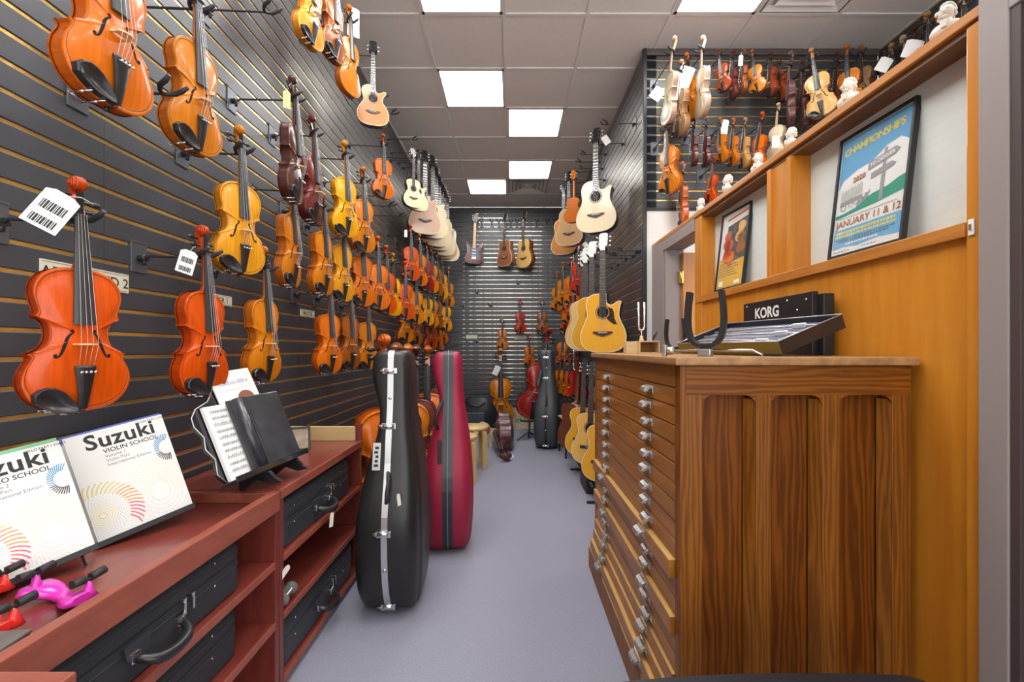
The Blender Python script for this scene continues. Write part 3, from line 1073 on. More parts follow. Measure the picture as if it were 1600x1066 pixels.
LW, LN = ('x', XL), (1, 0, 0)
ORD = ['first', 'second', 'third', 'fourth', 'fifth', 'sixth', 'seventh', 'eighth', 'ninth', 'tenth', 'eleventh', 'twelfth', 'thirteenth', 'fourteenth', 'fifteenth', 'sixteenth', 'seventeenth', 'eighteenth']
CW = {'orange_red': 'orange-red', 'orange': 'orange', 'amber': 'amber', 'golden': 'golden', 'yellow': 'yellow', 'brown': 'brown', 'dark': 'dark brown',
      'maroon': 'dark maroon', 'red': 'red', 'crimson': 'deep red', 'pale': 'pale unvarnished', 'honey': 'honey', 'tan': 'tan', 'plum': 'plum brown', 'russet': 'russet'}
LEFT = {
    'bottom': [(124, 642, 1.08, 56, 1.0, 'orange_red'), (320, 616, 1.50, 84, 1.0, 'orange_red'), (414, 597, 1.86, 84, 1.0, 'amber'),
               (515, 584, 2.58, 58, 1.0, 'orange'), (547, 578, 2.86, 60, 1.0, 'brown'), (574, 577, 3.26, 48, 1.0, 'amber'),
               (634, 536, 4.25, 50, 1.0, 'amber'), (650, 540, 4.7, 55, 1.0, 'brown'), (673, 547, 5.6, 35, 1.05, 'orange_red'), (684, 546, 6.05, 40, 1.0, 'orange'), (693, 537, 6.6, 40, 0.95, 'orange')],
    'second': [(376, 428, 1.70, 56, 1.0, 'golden'), (455, 449, 2.12, 82, 1.0, 'amber'), (505, 461, 2.45, 70, 1.0, 'amber'),
               (535, 471, 2.72, 58, 1.0, 'golden'), (566, 479, 3.05, 44, 1.0, 'orange'), (591, 484, 3.42, 44, 1.0, 'orange'),
               (604, 491, 3.65, 50, 1.0, 'orange_red'), (615, 494, 3.88, 60, 0.97, 'yellow'), (633, 500, 4.28, 40, 1.0, 'orange_red'),
               (650, 507, 4.72, 42, 1.0, 'amber'), (668, 509, 5.3, 46, 0.95, 'golden'), (676, 512, 5.6, 46, 1.0, 'amber'),
               (684, 512, 5.95, 50, 1.0, 'brown'), (697, 518, 6.2, 40, 1.0, 'golden')],
    'third': [(174, 167, 1.08, 72, 1.06, 'orange'), (306, 238, 1.42, 70, 1.0, 'amber'), (460, 317, 2.0, 86, 1.0, 'dark'), (490, 349, 2.34, 76, 1.0, 'maroon'),
              (540, 370, 2.62, 52, 1.0, 'yellow'), (568, 394, 2.95, 48, 1.0, 'amber'), (642, 439, 4.5, 40, 1.0, 'orange_red'),
              (656, 447, 4.85, 44, 1.0, 'orange'), (667, 455, 5.15, 42, 1.0, 'crimson'), (675, 458, 5.4, 44, 1.0, 'amber'),
              (683, 462, 5.72, 44, 1.0, 'brown'), (691, 468, 6.05, 44, 1.0, 'golden'), (701, 479, 6.5, 36, 1.0, 'amber')],
    'top': [(486, 72, 2.28, 66, 1.0, 'golden'), (522, 94, 2.54, 64, 1.0, 'brown'), (547, 148, 2.80, 60, 1.0, 'amber'), (599, 310, 3.42, 44, 0.88, 'orange')]}
SPECIAL = {('bottom', 0): 'bright orange violin beside the barcode tag, nearest on left wall', ('bottom', 1): 'orange-red violin hanging just above the black music stand',
           ('third', 2): 'dark brown violin with yellow-green tag hanging beside its scroll', ('third', 3): 'dark maroon violin right beside the dark brown one',
           ('second', 0): 'golden violin hanging above and right of the orange-red one', ('third', 4): 'bright yellow violin under the highest row on left wall',
           ('top', 3): 'small orange violin hanging below the ukulele', ('top', 2): 'stringless amber violin with fingerboard only, left of the ukulele',
           ('third', 0): 'large orange violin cut by the top edge at left', ('third', 1): 'shaded amber violin near the top left, second in view',
           ('second', 7): 'plain yellow violin without strings in second row of left wall'}
for row, L in LEFT.items():
    for i, (px, py, d, yaw, s, v) in enumerate(L):
        short = SPECIAL.get((row, i), f'{CW[v]} violin, {ORD[i]} from camera in {row} row of left wall')
        kw = {}
        if (row, i) == ('top', 2):
            kw = dict(chin=False, strings=False, tail=False)
        if (row, i) == ('second', 7):
            kw = dict(chin=False, strings=False, tail=False)
        if d < 3.3 and (row, i) not in (('bottom', 1), ('bottom', 2)):
            yaw += 12
        if row == 'bottom' and i > 5:
            d *= 1.10
        # far rows crowd: plates only where the wall can be seen
        hung(short, at(px, py, d), yaw, LW, LN, s, v, 2 if d < 3.2 else 1, group='violins on the left slat wall', **kw)

# ukulele in the top row, small guitars and guitars beyond it
koa = (0.50, 0.20, 0.055)
VARNISH['koa'] = koa
VARNISH['cream'] = (0.84, 0.58, 0.22)
VARNISH['spruce'] = (0.84, 0.70, 0.46)
VARNISH['sun'] = (0.82, 0.40, 0.03)
VARNISH['ash'] = (0.56, 0.36, 0.25)
VARNISH['mahogany'] = (0.30, 0.11, 0.05)
VARNISH['rosewood'] = (0.09, 0.035, 0.022)


def hung_guitar(short, px, py, d, yaw, wall, n, scale=1.0, **kw):
    base = at(px, py, d)
    t = guitar(short, base, yaw, scale=scale, **kw)
    G = GM[(kw.get('kind', 'dread'), kw.get('cut', False))]
    R = Euler((0, math.radians(kw.get('roll', 0)), math.radians(yaw))).to_matrix()
    tip = base + R @ Vector((0, 0.004, G['nut'] - 0.0)) * scale
    hanger('hanger of the ' + short, tip, wall, n, yaw, ys=1.15 * max(scale, 0.75))
    return t


hung_guitar('koa ukulele with cutaway at the top of left wall', 583, 196, 3.12, 18, LW, LN, 0.58, kind='uke', cut=True, top='koa', sides='rosewood', name='ukulele', cat='ukulele')
hung_guitar('small white-topped guitar first in the high row of guitars', 646, 324, 4.35, 40, LW, LN, 0.56, kind='uke', top='spruce', sides='rosewood', name='small_guitar')
hung_guitar('small amber-sided cutaway guitar half behind the white-topped one', 654, 329, 4.60, 40, LW, LN, 0.60, kind='uke', cut=True, top='spruce', sides='amber', name='small_guitar')
hung_guitar('ash-coloured cutaway guitar in front of the row of pale guitars', 664, 366, 4.92, 26, LW, LN, 0.94, cut=True, top='ash', sides='rosewood', hole=False)
for i, (px, py, d, s, tp) in enumerate([(676, 372, 5.15, 0.97, 'spruce'), (681, 385, 5.45, 1.0, 'spruce'), (686, 391, 5.72, 0.98, 'spruce'), (691, 399, 6.0, 1.0, 'spruce'), (695, 404, 6.25, 1.0, 'ash'), (699, 408, 6.55, 1.0, 'spruce')]):
    hung_guitar(f'{"pale" if tp == "spruce" else "tan"} guitar, {ORD[i]} behind the ash-coloured one on left wall', px, py, d, 30, LW, LN, s, top=tp, sides='mahogany', cut=i % 2 == 0)

# right slat wall
RW, RN = ('x', XR), (-1, 0, 0)
hung_guitar('natural cutaway guitar hanging high on the right wall', 931, 363, 4.12, -26, RW, RN, 0.98, cut=True, top='spruce', sides='rosewood')
head_sheen = mat('headplate_sheen', (0.70, 0.69, 0.66), rough=0.35)  # reflection on the headplates put into a pale colour
hung_guitar('golden cutaway guitar with dark pickguard above the cabinet', 942, 551, 3.66, -24, RW, RN, 0.99, cut=True, top='sun', sides='rosewood', guard=True, head=head_sheen)
hung_guitar('golden guitar directly behind the one with dark pickguard', 925, 549, 3.98, -26, RW, RN, 0.99, top='sun', sides='brown', head=head_sheen)
hung_guitar('pale-edged guitar second behind the one with dark pickguard', 915, 549, 4.28, -26, RW, RN, 1.0, top='cream', sides='brown', head=head_sheen)
hung_guitar('guitar third behind the one with dark pickguard', 911, 546, 4.55, -26, RW, RN, 1.0, top='sun', sides='brown', head=head_sheen)
hung_guitar('brown ukulele hung back to front on the right wall', 897, 349, 4.95, 150, RW, RN, 0.56, kind='uke', top='koa', sides='amber', name='ukulele', cat='ukulele')
hung_guitar('tan guitar hung behind the brown ukulele', 889, 384, 5.6, -30, RW, RN, 0.95, top='tan', sides='mahogany', hole=False)
hung_guitar('brown guitar farthest in the high row of the right wall', 881, 398, 6.1, -30, RW, RN, 1.0, top='koa', sides='mahogany', hole=False)
RIGHT = {'upper': [(904, 461, 4.75, -30, 1.0, 'red'), (893, 477, 5.25, -30, 1.0, 'orange'), (880, 478, 5.75, -34, 1.0, 'amber'), (870, 487, 6.3, -34, 1.0, 'amber')],
         'middle': [(899, 520, 4.9, -36, 1.0, 'orange_red'), (889, 507, 5.5, -36, 1.0, 'orange'), (884, 519, 6.0, -36, 0.9, 'orange_red'), (879, 573, 6.3, -14, 1.0, 'orange')],
         'lower': [(905, 625, 4.7, -40, 1.0, 'crimson'), (899, 628, 5.0, -40, 1.0, 'red'), (891, 626, 5.35, -40, 1.0, 'orange_red'), (883, 622, 5.7, -36, 1.0, 'amber'), (875, 617, 6.15, -30, 1.0, 'orange')]}
for row, L in RIGHT.items():
    for i, (px, py, d, yaw, s, v) in enumerate(L):
        hung(f'{CW[v]} violin, {ORD[i]} from camera in {row} row of right wall', at(px, py, d), yaw, RW, RN, s, v, 1, group='violins on the right slat wall')

# back wall
BW, BN = ('y', YB), (0, -1, 0)
hung_guitar('brown guitar turned sideways in the middle of the back wall', 788, 416, 7.22, -42, BW, BN, 0.86, kind='dread', top='mahogany', sides='tan')
hung_guitar('golden guitar turned sideways at right of the back wall', 818, 418, 7.22, -48, BW, BN, 0.92, kind='dread', top='honey', sides='golden')
for (px, py, yaw, s, v, w) in [(813, 521, 4, 1.0, 'red', 'upper right of'), (847, 521, -4, 1.0, 'brown', 'right edge of'), (785, 546, 0, 0.93, 'amber', 'middle of'), (827, 572, 8, 0.95, 'orange', 'right of middle of')]:
    hung(f'{CW[v]} violin on the {w} the back wall', at(px, py, 7.28), yaw, BW, BN, s, v, 1, plate=False, group='violins on the back wall')
# electric guitar
e = thing('electric_guitar', 'dark sunburst electric guitar at left of the back wall', 'guitar', at(740, 412, 7.3), (0, math.radians(2), math.radians(8)), scale=0.95)
oc = [(0, 0), (70, 3), (125, 25), (158, 70), (160, 115), (140, 165), (122, 210), (124, 250), (140, 300), (158, 345), (160, 372), (148, 380), (125, 352), (95, 318), (60, 300), (30, 305)]
oc2 = [(-30, 305), (-60, 300), (-85, 330), (-120, 385), (-150, 408), (-160, 395), (-150, 340), (-128, 290), (-118, 240), (-126, 195), (-150, 140), (-165, 95), (-155, 50), (-120, 15), (-70, 1), (0, 0)]
po = [(x / 1000, z / 1000) for x, z in catmull(oc, 3) + catmull(oc2, 3)[:-1]]
fixm = fix(MB().prism(po, 0, 0.042).mesh('body', mat('sunburst_dark', (0.045, 0.010, 0.010), rough=0.2, coat=0.6)))
link('body', fixm, e)
link('sunburst_face', fix(MB().prism([(x * 0.8 + 0.0, z * 0.8 + 0.035) for x, z in po], -0.002, 0.001).mesh('sunburst_face', mat('sunburst_red', (0.20, 0.03, 0.018), rough=0.2, coat=0.6))), e)
link('pickguard', fix(MB().prism([(-0.05, 0.29), (-0.10, 0.33), (-0.10, 0.25), (-0.06, 0.18), (-0.07, 0.12), (0.02, 0.11), (0.09, 0.07), (0.10, 0.13), (0.08, 0.2), (0.09, 0.29), (0.03, 0.28)], -0.004, -0.002).mesh('pickguard', mat('guard_slate', (0.09, 0.10, 0.16), rough=0.3))), e)
MB().prism([(-0.028, 0.27), (0.028, 0.27), (0.021, 0.72), (-0.021, 0.72)], -0.012, 0.012).build('neck', mat('maple_neck', (0.62, 0.42, 0.22), rough=0.35), e)
link('headstock', fix(MB().prism([(-0.021, 0.72), (0.021, 0.72), (0.035, 0.76), (0.055, 0.80), (0.050, 0.86), (0.02, 0.89), (-0.03, 0.87), (-0.035, 0.77)], -0.002, 0.013).mesh('headstock', mat('headstock_dark', (0.05, 0.03, 0.02), rough=0.3))), e)
for z in (0.13, 0.18, 0.235):
    MB().bbox(-0.038, 0.038, -0.009, -0.003, z - 0.009, z + 0.009, 0.002).build('pickup', M_PAPER, e)
MB().bbox(-0.04, 0.04, -0.010, -0.002, 0.075, 0.105, 0.002).build('bridge', M_CHROME, e)
for k in range(6):
    MB().ball((-0.042 - 0.003 * (k > 2), 0.005, 0.765 + k * 0.018), (0.012, 0.005, 0.006), n=6).build('tuner', M_CHROME, e)
hanger('hanger of the dark sunburst electric guitar on the back wall', at(740, 412, 7.3) + Vector((0, 0, 0.69)), BW, BN, 8)

# empty hangers
for i, px in enumerate([752, 768, 779, 798, 808, 839, 855, 866]):
    hanger(f'empty black hanger, {ORD[i]} from left in high row of back wall', at(px, 345, 7.30), BW, BN, 0, group='empty hangers on the back wall')
for px, py, w in [(810, 440, 'under the golden guitar'), (745, 456, 'alone left of middle'), (722, 478, 'low at the left edge'), (766, 476, 'left of the red violin'), (744, 534, 'below the left cream sign')]:
    hanger(f'empty black hanger on back wall {w}', at(px, py, 7.33), BW, BN, 0, group='empty hangers on the back wall')
for i, (px, py, X, w) in enumerate([(420, 14, -1.02, 'near the top edge left of the amber violins'), (262, 140, -1.02, 'between the large orange violin and the shaded amber one'),
                                    (598, 150, -1.02, 'right beside the ukulele neck'), (616, 176, -1.02, 'just right of the ukulele body'),
                                    (648, 217, -1.0, 'highest above the white-topped small guitar'), (652, 238, -1.0, 'beside the white-topped guitar headstock'),
                                    (606, 305, -1.02, 'in front of the small orange violin'), (612, 320, -1.0, 'just below the small orange violin'), (628, 336, -1.0, 'left of the ash-coloured guitar body')]):
    d = X * F / (px - CX)
    hanger(f'empty black hanger on left wall {w}', at(px, py, d), LW, LN, 80, group='empty hangers on the left wall')
for i, (px, py, X) in enumerate([(946, 192, 0.82), (912, 240, 0.82), (905, 252, 0.82), (908, 262, 0.82), (899, 268, 0.82)]):
    d = X * F / (px - CX)
    hanger(f'empty black hanger, {ORD[i]} from camera high on right wall', at(px, py, d), RW, RN, -80, group='empty hangers on the right wall')
for i, (px, py) in enumerate([(968, 390), (960, 398)]):
    d = 0.9 * F / (px - CX)
    hanger(f'empty black hanger right of the golden guitar neck, {["nearer", "farther"][i]} of two', at(px, py, d), RW, RN, -80, group='empty hangers on the right wall')

# alcove wall above the partition
AW, AN = ('y', YF), (0, -1, 0)
AL = [  # px, bottom, d, yaw, roll, scale, varnish, row, fitted
    (1040, 195, 3.26, -88, 14, 1.0, 'pale', 'upper', 0), (1094, 184, 3.20, -92, 3, 1.0, 'pale', 'upper', 0), (1061, 214, 3.34, -84, 2, 1.0, 'tan', 'upper', 1), (1078, 188, 3.38, -60, -4, 0.95, 'amber', 'upper', 1),
    (1132, 142, 3.32, -58, -8, 0.62, 'russet', 'upper', 1), (1143, 156, 3.42, -92, 2, 0.66, 'maroon', 'upper', 1), (1160, 149, 3.36, -104, 2, 0.62, 'brown', 'upper', 1),
    (1185, 144, 3.36, -52, -8, 0.62, 'amber', 'upper', 1), (1206, 150, 3.36, -98, -6, 0.64, 'russet', 'upper', 1), (1222, 158, 3.36, -92, -8, 0.66, 'russet', 'upper', 1),
    (1233, 200, 3.26, -120, 8, 0.92, 'plum', 'upper', 0), (1253, 200, 3.30, -112, -2, 0.92, 'plum', 'upper', 0), (1268, 191, 3.34, -112, -10, 0.86, 'maroon', 'upper', 0),
    (1286, 181, 3.14, -46, -8, 0.92, 'honey', 'upper', 1), (1309, 178, 3.36, -112, -3, 0.86, 'russet', 'upper', 1), (1329, 172, 3.20, -60, -3, 0.86, 'amber', 'upper', 1), (1352, 165, 3.36, -80, -5, 0.86, 'tan', 'upper', 1),
    (1046, 303, 3.24, -64, -3, 1.0, 'amber', 'lower', 1), (1084, 259, 3.36, -102, -2, 0.64, 'maroon', 'lower', 1), (1102, 261, 3.36, -98, 3, 0.64, 'maroon', 'lower', 1),
    (1128, 254, 3.36, -74, -4, 0.62, 'amber', 'lower', 1), (1145, 260, 3.36, -90, 0, 0.64, 'amber', 'lower', 1), (1162, 263, 3.36, -94, 2, 0.66, 'honey', 'lower', 1),
    (1181, 268, 3.32, -78, 8, 0.74, 'orange', 'lower', 1), (1210, 252, 3.30, -70, 4, 0.74, 'pale', 'lower', 0),
    (1066, 352, 3.38, -100, -2, 0.86, 'orange', 'lowest', 1), (1108, 318, 3.36, -70, 8, 0.60, 'orange_red', 'lowest', 1)]
cnt = {}
for (px, py, d, yaw, roll, s, v, row, fit) in AL:
    k = cnt.get(row, 0)
    cnt[row] = k + 1
    hung(f'{"small " if s < 0.8 else ""}{CW[v]} violin, {ORD[k]} in {row} row above the partition', at(px, py, d), yaw, AW, AN, s, v, 1, roll=roll,
         group='violins on the alcove wall', plate=k < 6 or row != 'upper', chin=bool(fit), strings=bool(fit), tail=bool(fit), fitted=bool(fit) or v != 'pale')
# scrolls along the side-room wall, seen over the partition
SW, SN = ('x', 3.0), (-1, 0, 0)
for i, (px, v, top) in enumerate([(1376, 'dark', 3.42), (1394, 'tan', 3.47), (1412, 'pale', 3.46), (1431, 'dark', 3.46), (1450, 'tan', 3.49), (1469, 'orange', 3.42), (1505, 'pale', 3.44)]):
    d = 2.74 * F / (px - CX)
    hung(f'{CW[v]} violin neck, {ORD[i]} in file over the top rail at right', (2.74, d, top - 0.59), -12, SW, SN, 1.0, v, 1, group='violins on the side-room wall', chin=False)
# shop papers and tags hanging on the instruments
price_tag('white barcode tag beside the scroll of the nearest orange violin', at(103, 304, 0.99), 0.062, 0.095, 52, 28, string=(0.045, 0.0, 0.012))
price_tag('white barcode tag tied to the orange-red violin above the music stand', at(297, 392, 1.42), 0.050, 0.078, 60, 14, string=(0.012, 0, 0.02))
price_tag('yellow-green tag on the dark brown violin', at(448, 142, 1.94), 0.030, 0.078, 40, 0, to=at(457, 128, 2.0), col=mat('tag_lime', (0.62, 0.62, 0.24), rough=0.7), bar=False)
price_tag('white paper slip hanging behind the stringless amber violin', at(552, 12, 2.84), 0.075, 0.19, 30, 0, bar=False)
price_tag('white tag on the orange-red violin under the guitars', at(634, 359, 4.42), 0.03, 0.075, 20, 0, bar=False)
price_tag('white tag at the headstock of the natural cutaway guitar', at(943, 213, 4.05), 0.06, 0.09, -20, -30, bar=False)
price_tag('white tag behind the scroll of the red violin on the right', at(913, 379, 4.6), 0.05, 0.09, -20, -25, bar=False)
price_tag('large white sheet between the two pale unvarnished violins', at(1076, 104, 3.30), 0.11, 0.26, -10, 20, bar=False)
price_tag('white sheet left of the first pale unvarnished violin', at(1034, 138, 3.36), 0.09, 0.10, -10, 40, bar=False)
price_tag('white tag on the small tan violin in the upper alcove row', at(1158, 86, 3.28), 0.03, 0.08, -10, 4, to=at(1160, 80, 3.36), bar=False)
price_tag('frosted sheet behind the small orange violins in the lower alcove row', at(1134, 187, 3.44), 0.055, 0.14, 0, 8, bar=False)
price_tag('white tag tied to the last pale violin of the lower alcove row', at(1212, 212, 3.2), 0.05, 0.09, -10, 0, to=at(1212, 195, 3.3), bar=False)
price_tag('white paper over the top rail beside the violin necks', at(1388, 90, 3.05), 0.08, 0.10, -20, 30, to=at(1391, 80, 3.12), bar=False)
price_tag('crumpled white paper among the violin necks at top right', at(1432, 62, 2.9), 0.10, 0.12, -20, 20, bar=False)

# ------------------------------------------------------------------ mahogany shelf units along the left wall
M_MAH = mat('mahogany_laminate', (0.25, 0.050, 0.036), rough=0.28, coat=0.15, noise=0.35, nscale=5, stretch=(7, 0.9, 7), col2=(0.15, 0.026, 0.020))
M_MAHV = mat('mahogany_upright', (0.22, 0.043, 0.032), rough=0.32, coat=0.1, noise=0.35, nscale=5, stretch=(7, 7, 0.9), col2=(0.13, 0.022, 0.018))
M_MAHE = mat('mahogany_edge', (0.33, 0.085, 0.055), rough=0.4, noise=0.3, nscale=9, stretch=(4, 1, 4))
XS = -0.838


def shelf_unit(label, y0, y1, tray):
    t = thing('shelf_unit', label, 'shelf unit', (0, y0, 0), group='mahogany shelf units')
    L = y1 - y0
    xb = XL + 0.012
    w = 0.026
    for y in (0, L - w):
        MB().bbox(xb, XS, y, y + w, 0, 0.70 if tray else 0.718, 0.002).build('side_panel', M_MAHV, t)
    MB().box(xb, xb + 0.01, w, L - w, 0.03, 0.70).build('back_panel', M_MAHV, t)
    for z in (0.03, 0.262, 0.478):
        s = MB().bbox(xb + 0.01, XS - 0.004, w + 0.0005, L - w - 0.0005, z, z + 0.022, 0.002).build('shelf', M_MAH, t)
        MB().bbox(XS - 0.004, XS + 0.002, w + 0.0005, L - w - 0.0005, z - 0.001, z + 0.023, 0.001).build('edge_band', M_MAHE, s)
    if tray:
        MB().bbox(xb, XS, 0, L, 0.690, 0.712, 0.002).build('top', M_MAH, t)
        MB().bbox(XS - 0.026, XS + 0.004, 0, L, 0.676, 0.748, 0.003).build('front_lip', M_MAHE, t)
        MB().bbox(xb, XS - 0.026, L - 0.03, L, 0.712, 0.748, 0.003).build('end_lip', M_MAHE, t)
        MB().bbox(xb, XS - 0.026, 0, 0.03, 0.712, 0.748, 0.003).build('end_lip', M_MAHE, t)
    else:
        MB().bbox(xb, XS + 0.004, 0, L, 0.718, 0.748, 0.003).build('top', M_MAH, t)
        MB().bbox(XS - 0.004, XS + 0.006, 0.001, L - 0.001, 0.714, 0.749, 0.002).build('edge_band', M_MAHE, t)
        MB().bbox(xb, XS - 0.02, L - 0.02, L - 0.002, 0.748, 0.826, 0.002).build('end_board', mat('raw_ply', (0.62, 0.44, 0.21), rough=0.6, noise=0.15, nscale=8, stretch=(1, 6, 6)), t)
        MB().bbox(XS - 0.03, XS + 0.002, L - 0.022, L, 0.748, 0.84, 0.002).build('corner_block', M_MAHV, t)
    return t


shelf_unit('mahogany shelf unit with recessed tray top under the music books', 0.672, 1.568, True)
shelf_unit('mahogany shelf unit with flat top under the music stand', 1.574, 2.44, False)
# low cabinet corner that cuts into the lower left of the view
lc = thing('low_cabinet', 'low mahogany cabinet corner at the bottom left edge of the view', 'cabinet', (-0.98, 0.40, 0))
MB().bbox(-0.28, 0.305, -0.35, 0.255, 0, 0.728, 0.004).build('body', M_MAHV, lc)
MB().bbox(-0.29, 0.315, 0.235, 0.265, 0.71, 0.766, 0.004).build('rear_lip', M_MAHE, lc)
MB().bbox(0.285, 0.316, -0.35, 0.236, 0.71, 0.766, 0.004).build('side_lip', M_MAHE, lc)
MB().box(-0.28, 0.286, -0.35, 0.236, 0.726, 0.736).build('top', M_MAH, lc)

# ------------------------------------------------------------------ oblong violin cases in the shelves
M_CASE = mat('case_cordura', (0.027, 0.030, 0.036), rough=0.62, bump=0.25, bscale=500, noise=0.2, nscale=90)
M_CASEV = mat('case_vinyl', (0.034, 0.038, 0.046), rough=0.42, bump=0.1, bscale=260)


def violin_case(label, c, L, D, Hh, mt, handle=True, tagp=None, r=0.045, yaw=90, zips=True):
    t = thing('violin_case', label, 'violin case', c, (0, 0, math.radians(yaw)), 'violin cases in the shelves')

    def shell(z0, z1, top):
        bm = bmesh.new()
        bmesh.ops.create_cube(bm, size=1)
        for v in bm.verts:
            v.co = Vector((v.co.x * L, v.co.y * D, z0 if v.co.z < 0 else z1))
        ve = [e for e in bm.edges if abs(e.verts[0].co.z - e.verts[1].co.z) > 1e-4]
        bmesh.ops.bevel(bm, geom=ve, offset=r, segments=5, affect='EDGES', profile=0.5)
        zz = z1 if top else z0
        he = [e for e in bm.edges if abs(e.verts[0].co.z - zz) < 1e-5 and abs(e.verts[1].co.z - zz) < 1e-5]
        bmesh.ops.bevel(bm, geom=he, offset=0.045 if top else 0.006, segments=5 if top else 3, affect='EDGES', profile=0.5)
        return bm
    zs = Hh * 0.58
    MB().bm(shell(0.003, zs, False)).build('base', mt, t)
    MB().bm(shell(zs + 0.006, Hh, True)).build('lid', mt, t)
    zp = MB()
    pl = [(x * 0.997, y * 0.993) for x, y in [(L / 2 - r + r * math.cos(a), D / 2 - r + r * math.sin(a)) for a in [k * PI / 10 for k in range(6)]]
          + [(-L / 2 + r - r * math.sin(a), D / 2 - r + r * math.cos(a)) for a in [k * PI / 10 for k in range(6)]]
          + [(-L / 2 + r - r * math.cos(a), -D / 2 + r - r * math.sin(a)) for a in [k * PI / 10 for k in range(6)]]
          + [(L / 2 - r + r * math.sin(a), -D / 2 + r - r * math.cos(a)) for a in [k * PI / 10 for k in range(6)]]]
    zp.prism(pl, zs - 0.001, zs + 0.007, axis='Z')
    link('zipper', fix(zp.mesh('zipper', mat('zipper_tape', (0.012, 0.012, 0.013), rough=0.5))), t)
    for z in (zs - 0.02, zs + 0.028):
        e = MB()
        e.tube([(x * 1.004, y * 1.012, z) for x, y in pl + pl[:1]], 0.0022, 5, cap=False)
        e.build('piping', M_CASEV, t)
    if zips:
        for x in (0.075, 0.105):
            q = MB().bbox(x - 0.006, x + 0.006, -D / 2 - 0.012, -D / 2 - 0.001, zs - 0.002, zs + 0.010, 0.002)
            q.bbox(x - 0.004, x + 0.004, -D / 2 - 0.013, -D / 2 - 0.009, zs - 0.034, zs - 0.001, 0.0015)
            q.build('zipper_pull', M_CHROME, t)
    if handle:
        hz = Hh * 0.36
        h = MB()
        pts = [(-0.075, -D / 2 + 0.002, hz), (-0.074, -D / 2 - 0.022, hz - 0.004), (-0.055, -D / 2 - 0.046, hz - 0.016), (-0.025, -D / 2 - 0.055, hz - 0.022), (0.01, -D / 2 - 0.055, hz - 0.022), (0.04, -D / 2 - 0.046, hz - 0.016), (0.059, -D / 2 - 0.022, hz - 0.004), (0.06, -D / 2 + 0.002, hz)]
        pp = catmull([(p[0], p[1]) for p in pts], 2)
        zz = catmull([(p[2], 0) for p in pts], 2)
        h.tube([(p[0], p[1], q[0]) for p, q in zip(pp, zz)], [0.006, 0.008, 0.010, 0.011, 0.012, 0.013, 0.0135, 0.0135, 0.0135, 0.013, 0.012, 0.011, 0.010, 0.008, 0.006][:len(pp)] if len(pp) == 15 else 0.011, 10)
        ho = h.build('handle', mat('handle_leather', (0.018, 0.018, 0.020), rough=0.28), t)
        for x in (-0.075, 0.06):
            MB().bbox(x - 0.012, x + 0.012, -D / 2 - 0.014, -D / 2 + 0.001, hz - 0.012, hz + 0.012, 0.003).build('bracket', M_CHROME, ho)
        f = MB()
        f.prism([(-0.10, zs - 0.004), (-0.03, zs - 0.004), (-0.035, hz + 0.004), (-0.05, hz - 0.012), (-0.08, hz - 0.012), (-0.095, hz + 0.004)], -D / 2 - 0.009, -D / 2 - 0.001)
        link('flap', fix(f.mesh('flap', M_CASEV)), t)
    for x in (-L * 0.36, L * 0.30):
        MB().ball((x, -D / 2 - 0.001, zs - 0.03), (0.004, 0.002, 0.004), n=6).build('stud', M_CHROME, t)
        MB().ball((x, -D / 2 - 0.001, zs + 0.035), (0.004, 0.002, 0.004), n=6).build('stud', M_CHROME, t)
    return t


violin_case('black violin case with curved handle on near unit upper shelf', (-0.985, 1.055, 0.501), 0.68, 0.25, 0.172, M_CASE)
violin_case('black violin case on the near unit middle shelf', (-1.00, 1.065, 0.285), 0.68, 0.25, 0.170, M_CASE, handle=False, zips=False)
c3 = violin_case('black vinyl violin case with paper tag on far unit upper shelf', (-0.985, 1.965, 0.501), 0.70, 0.26, 0.185, M_CASEV)
violin_case('black violin case on the lowest shelf of far unit', (-0.985, 1.985, 0.053), 0.74, 0.26, 0.185, M_CASEV)
price_tag('cream paper tag dangling from the vinyl violin case handle', at(519, 801, 1.92), 0.022, 0.062, 70, 6, col=mat('cream_card', (0.76, 0.73, 0.62), rough=0.7), bar=False)
price_tag('cream paper tag lying under the middle shelf of far unit', at(452, 884, 1.62), 0.024, 0.05, 70, 55, col=MATS['cream_card'], bar=False)
sr = thing('cloth_roll', 'grey crumpled cloth roll on the middle shelf of far unit', 'cloth', (-0.87, 1.655, 0.31))
q = MB()
for k in range(5):
    q.ball((0.012 * math.sin(k * 2.1), k * 0.02 - 0.04, 0.004 * k), (0.026 - 0.002 * (k % 2), 0.020, 0.022 + 0.003 * (k % 3)), n=8)
q.build('roll', mat('grey_cloth', (0.16, 0.16, 0.15), rough=0.9, noise=0.5, nscale=40), sr)
MB().tube([(0.02, -0.03, 0.015), (0.03, 0.0, 0.03), (0.015, 0.04, 0.02)], 0.003, 6).build('cord', M_PAPER, sr)

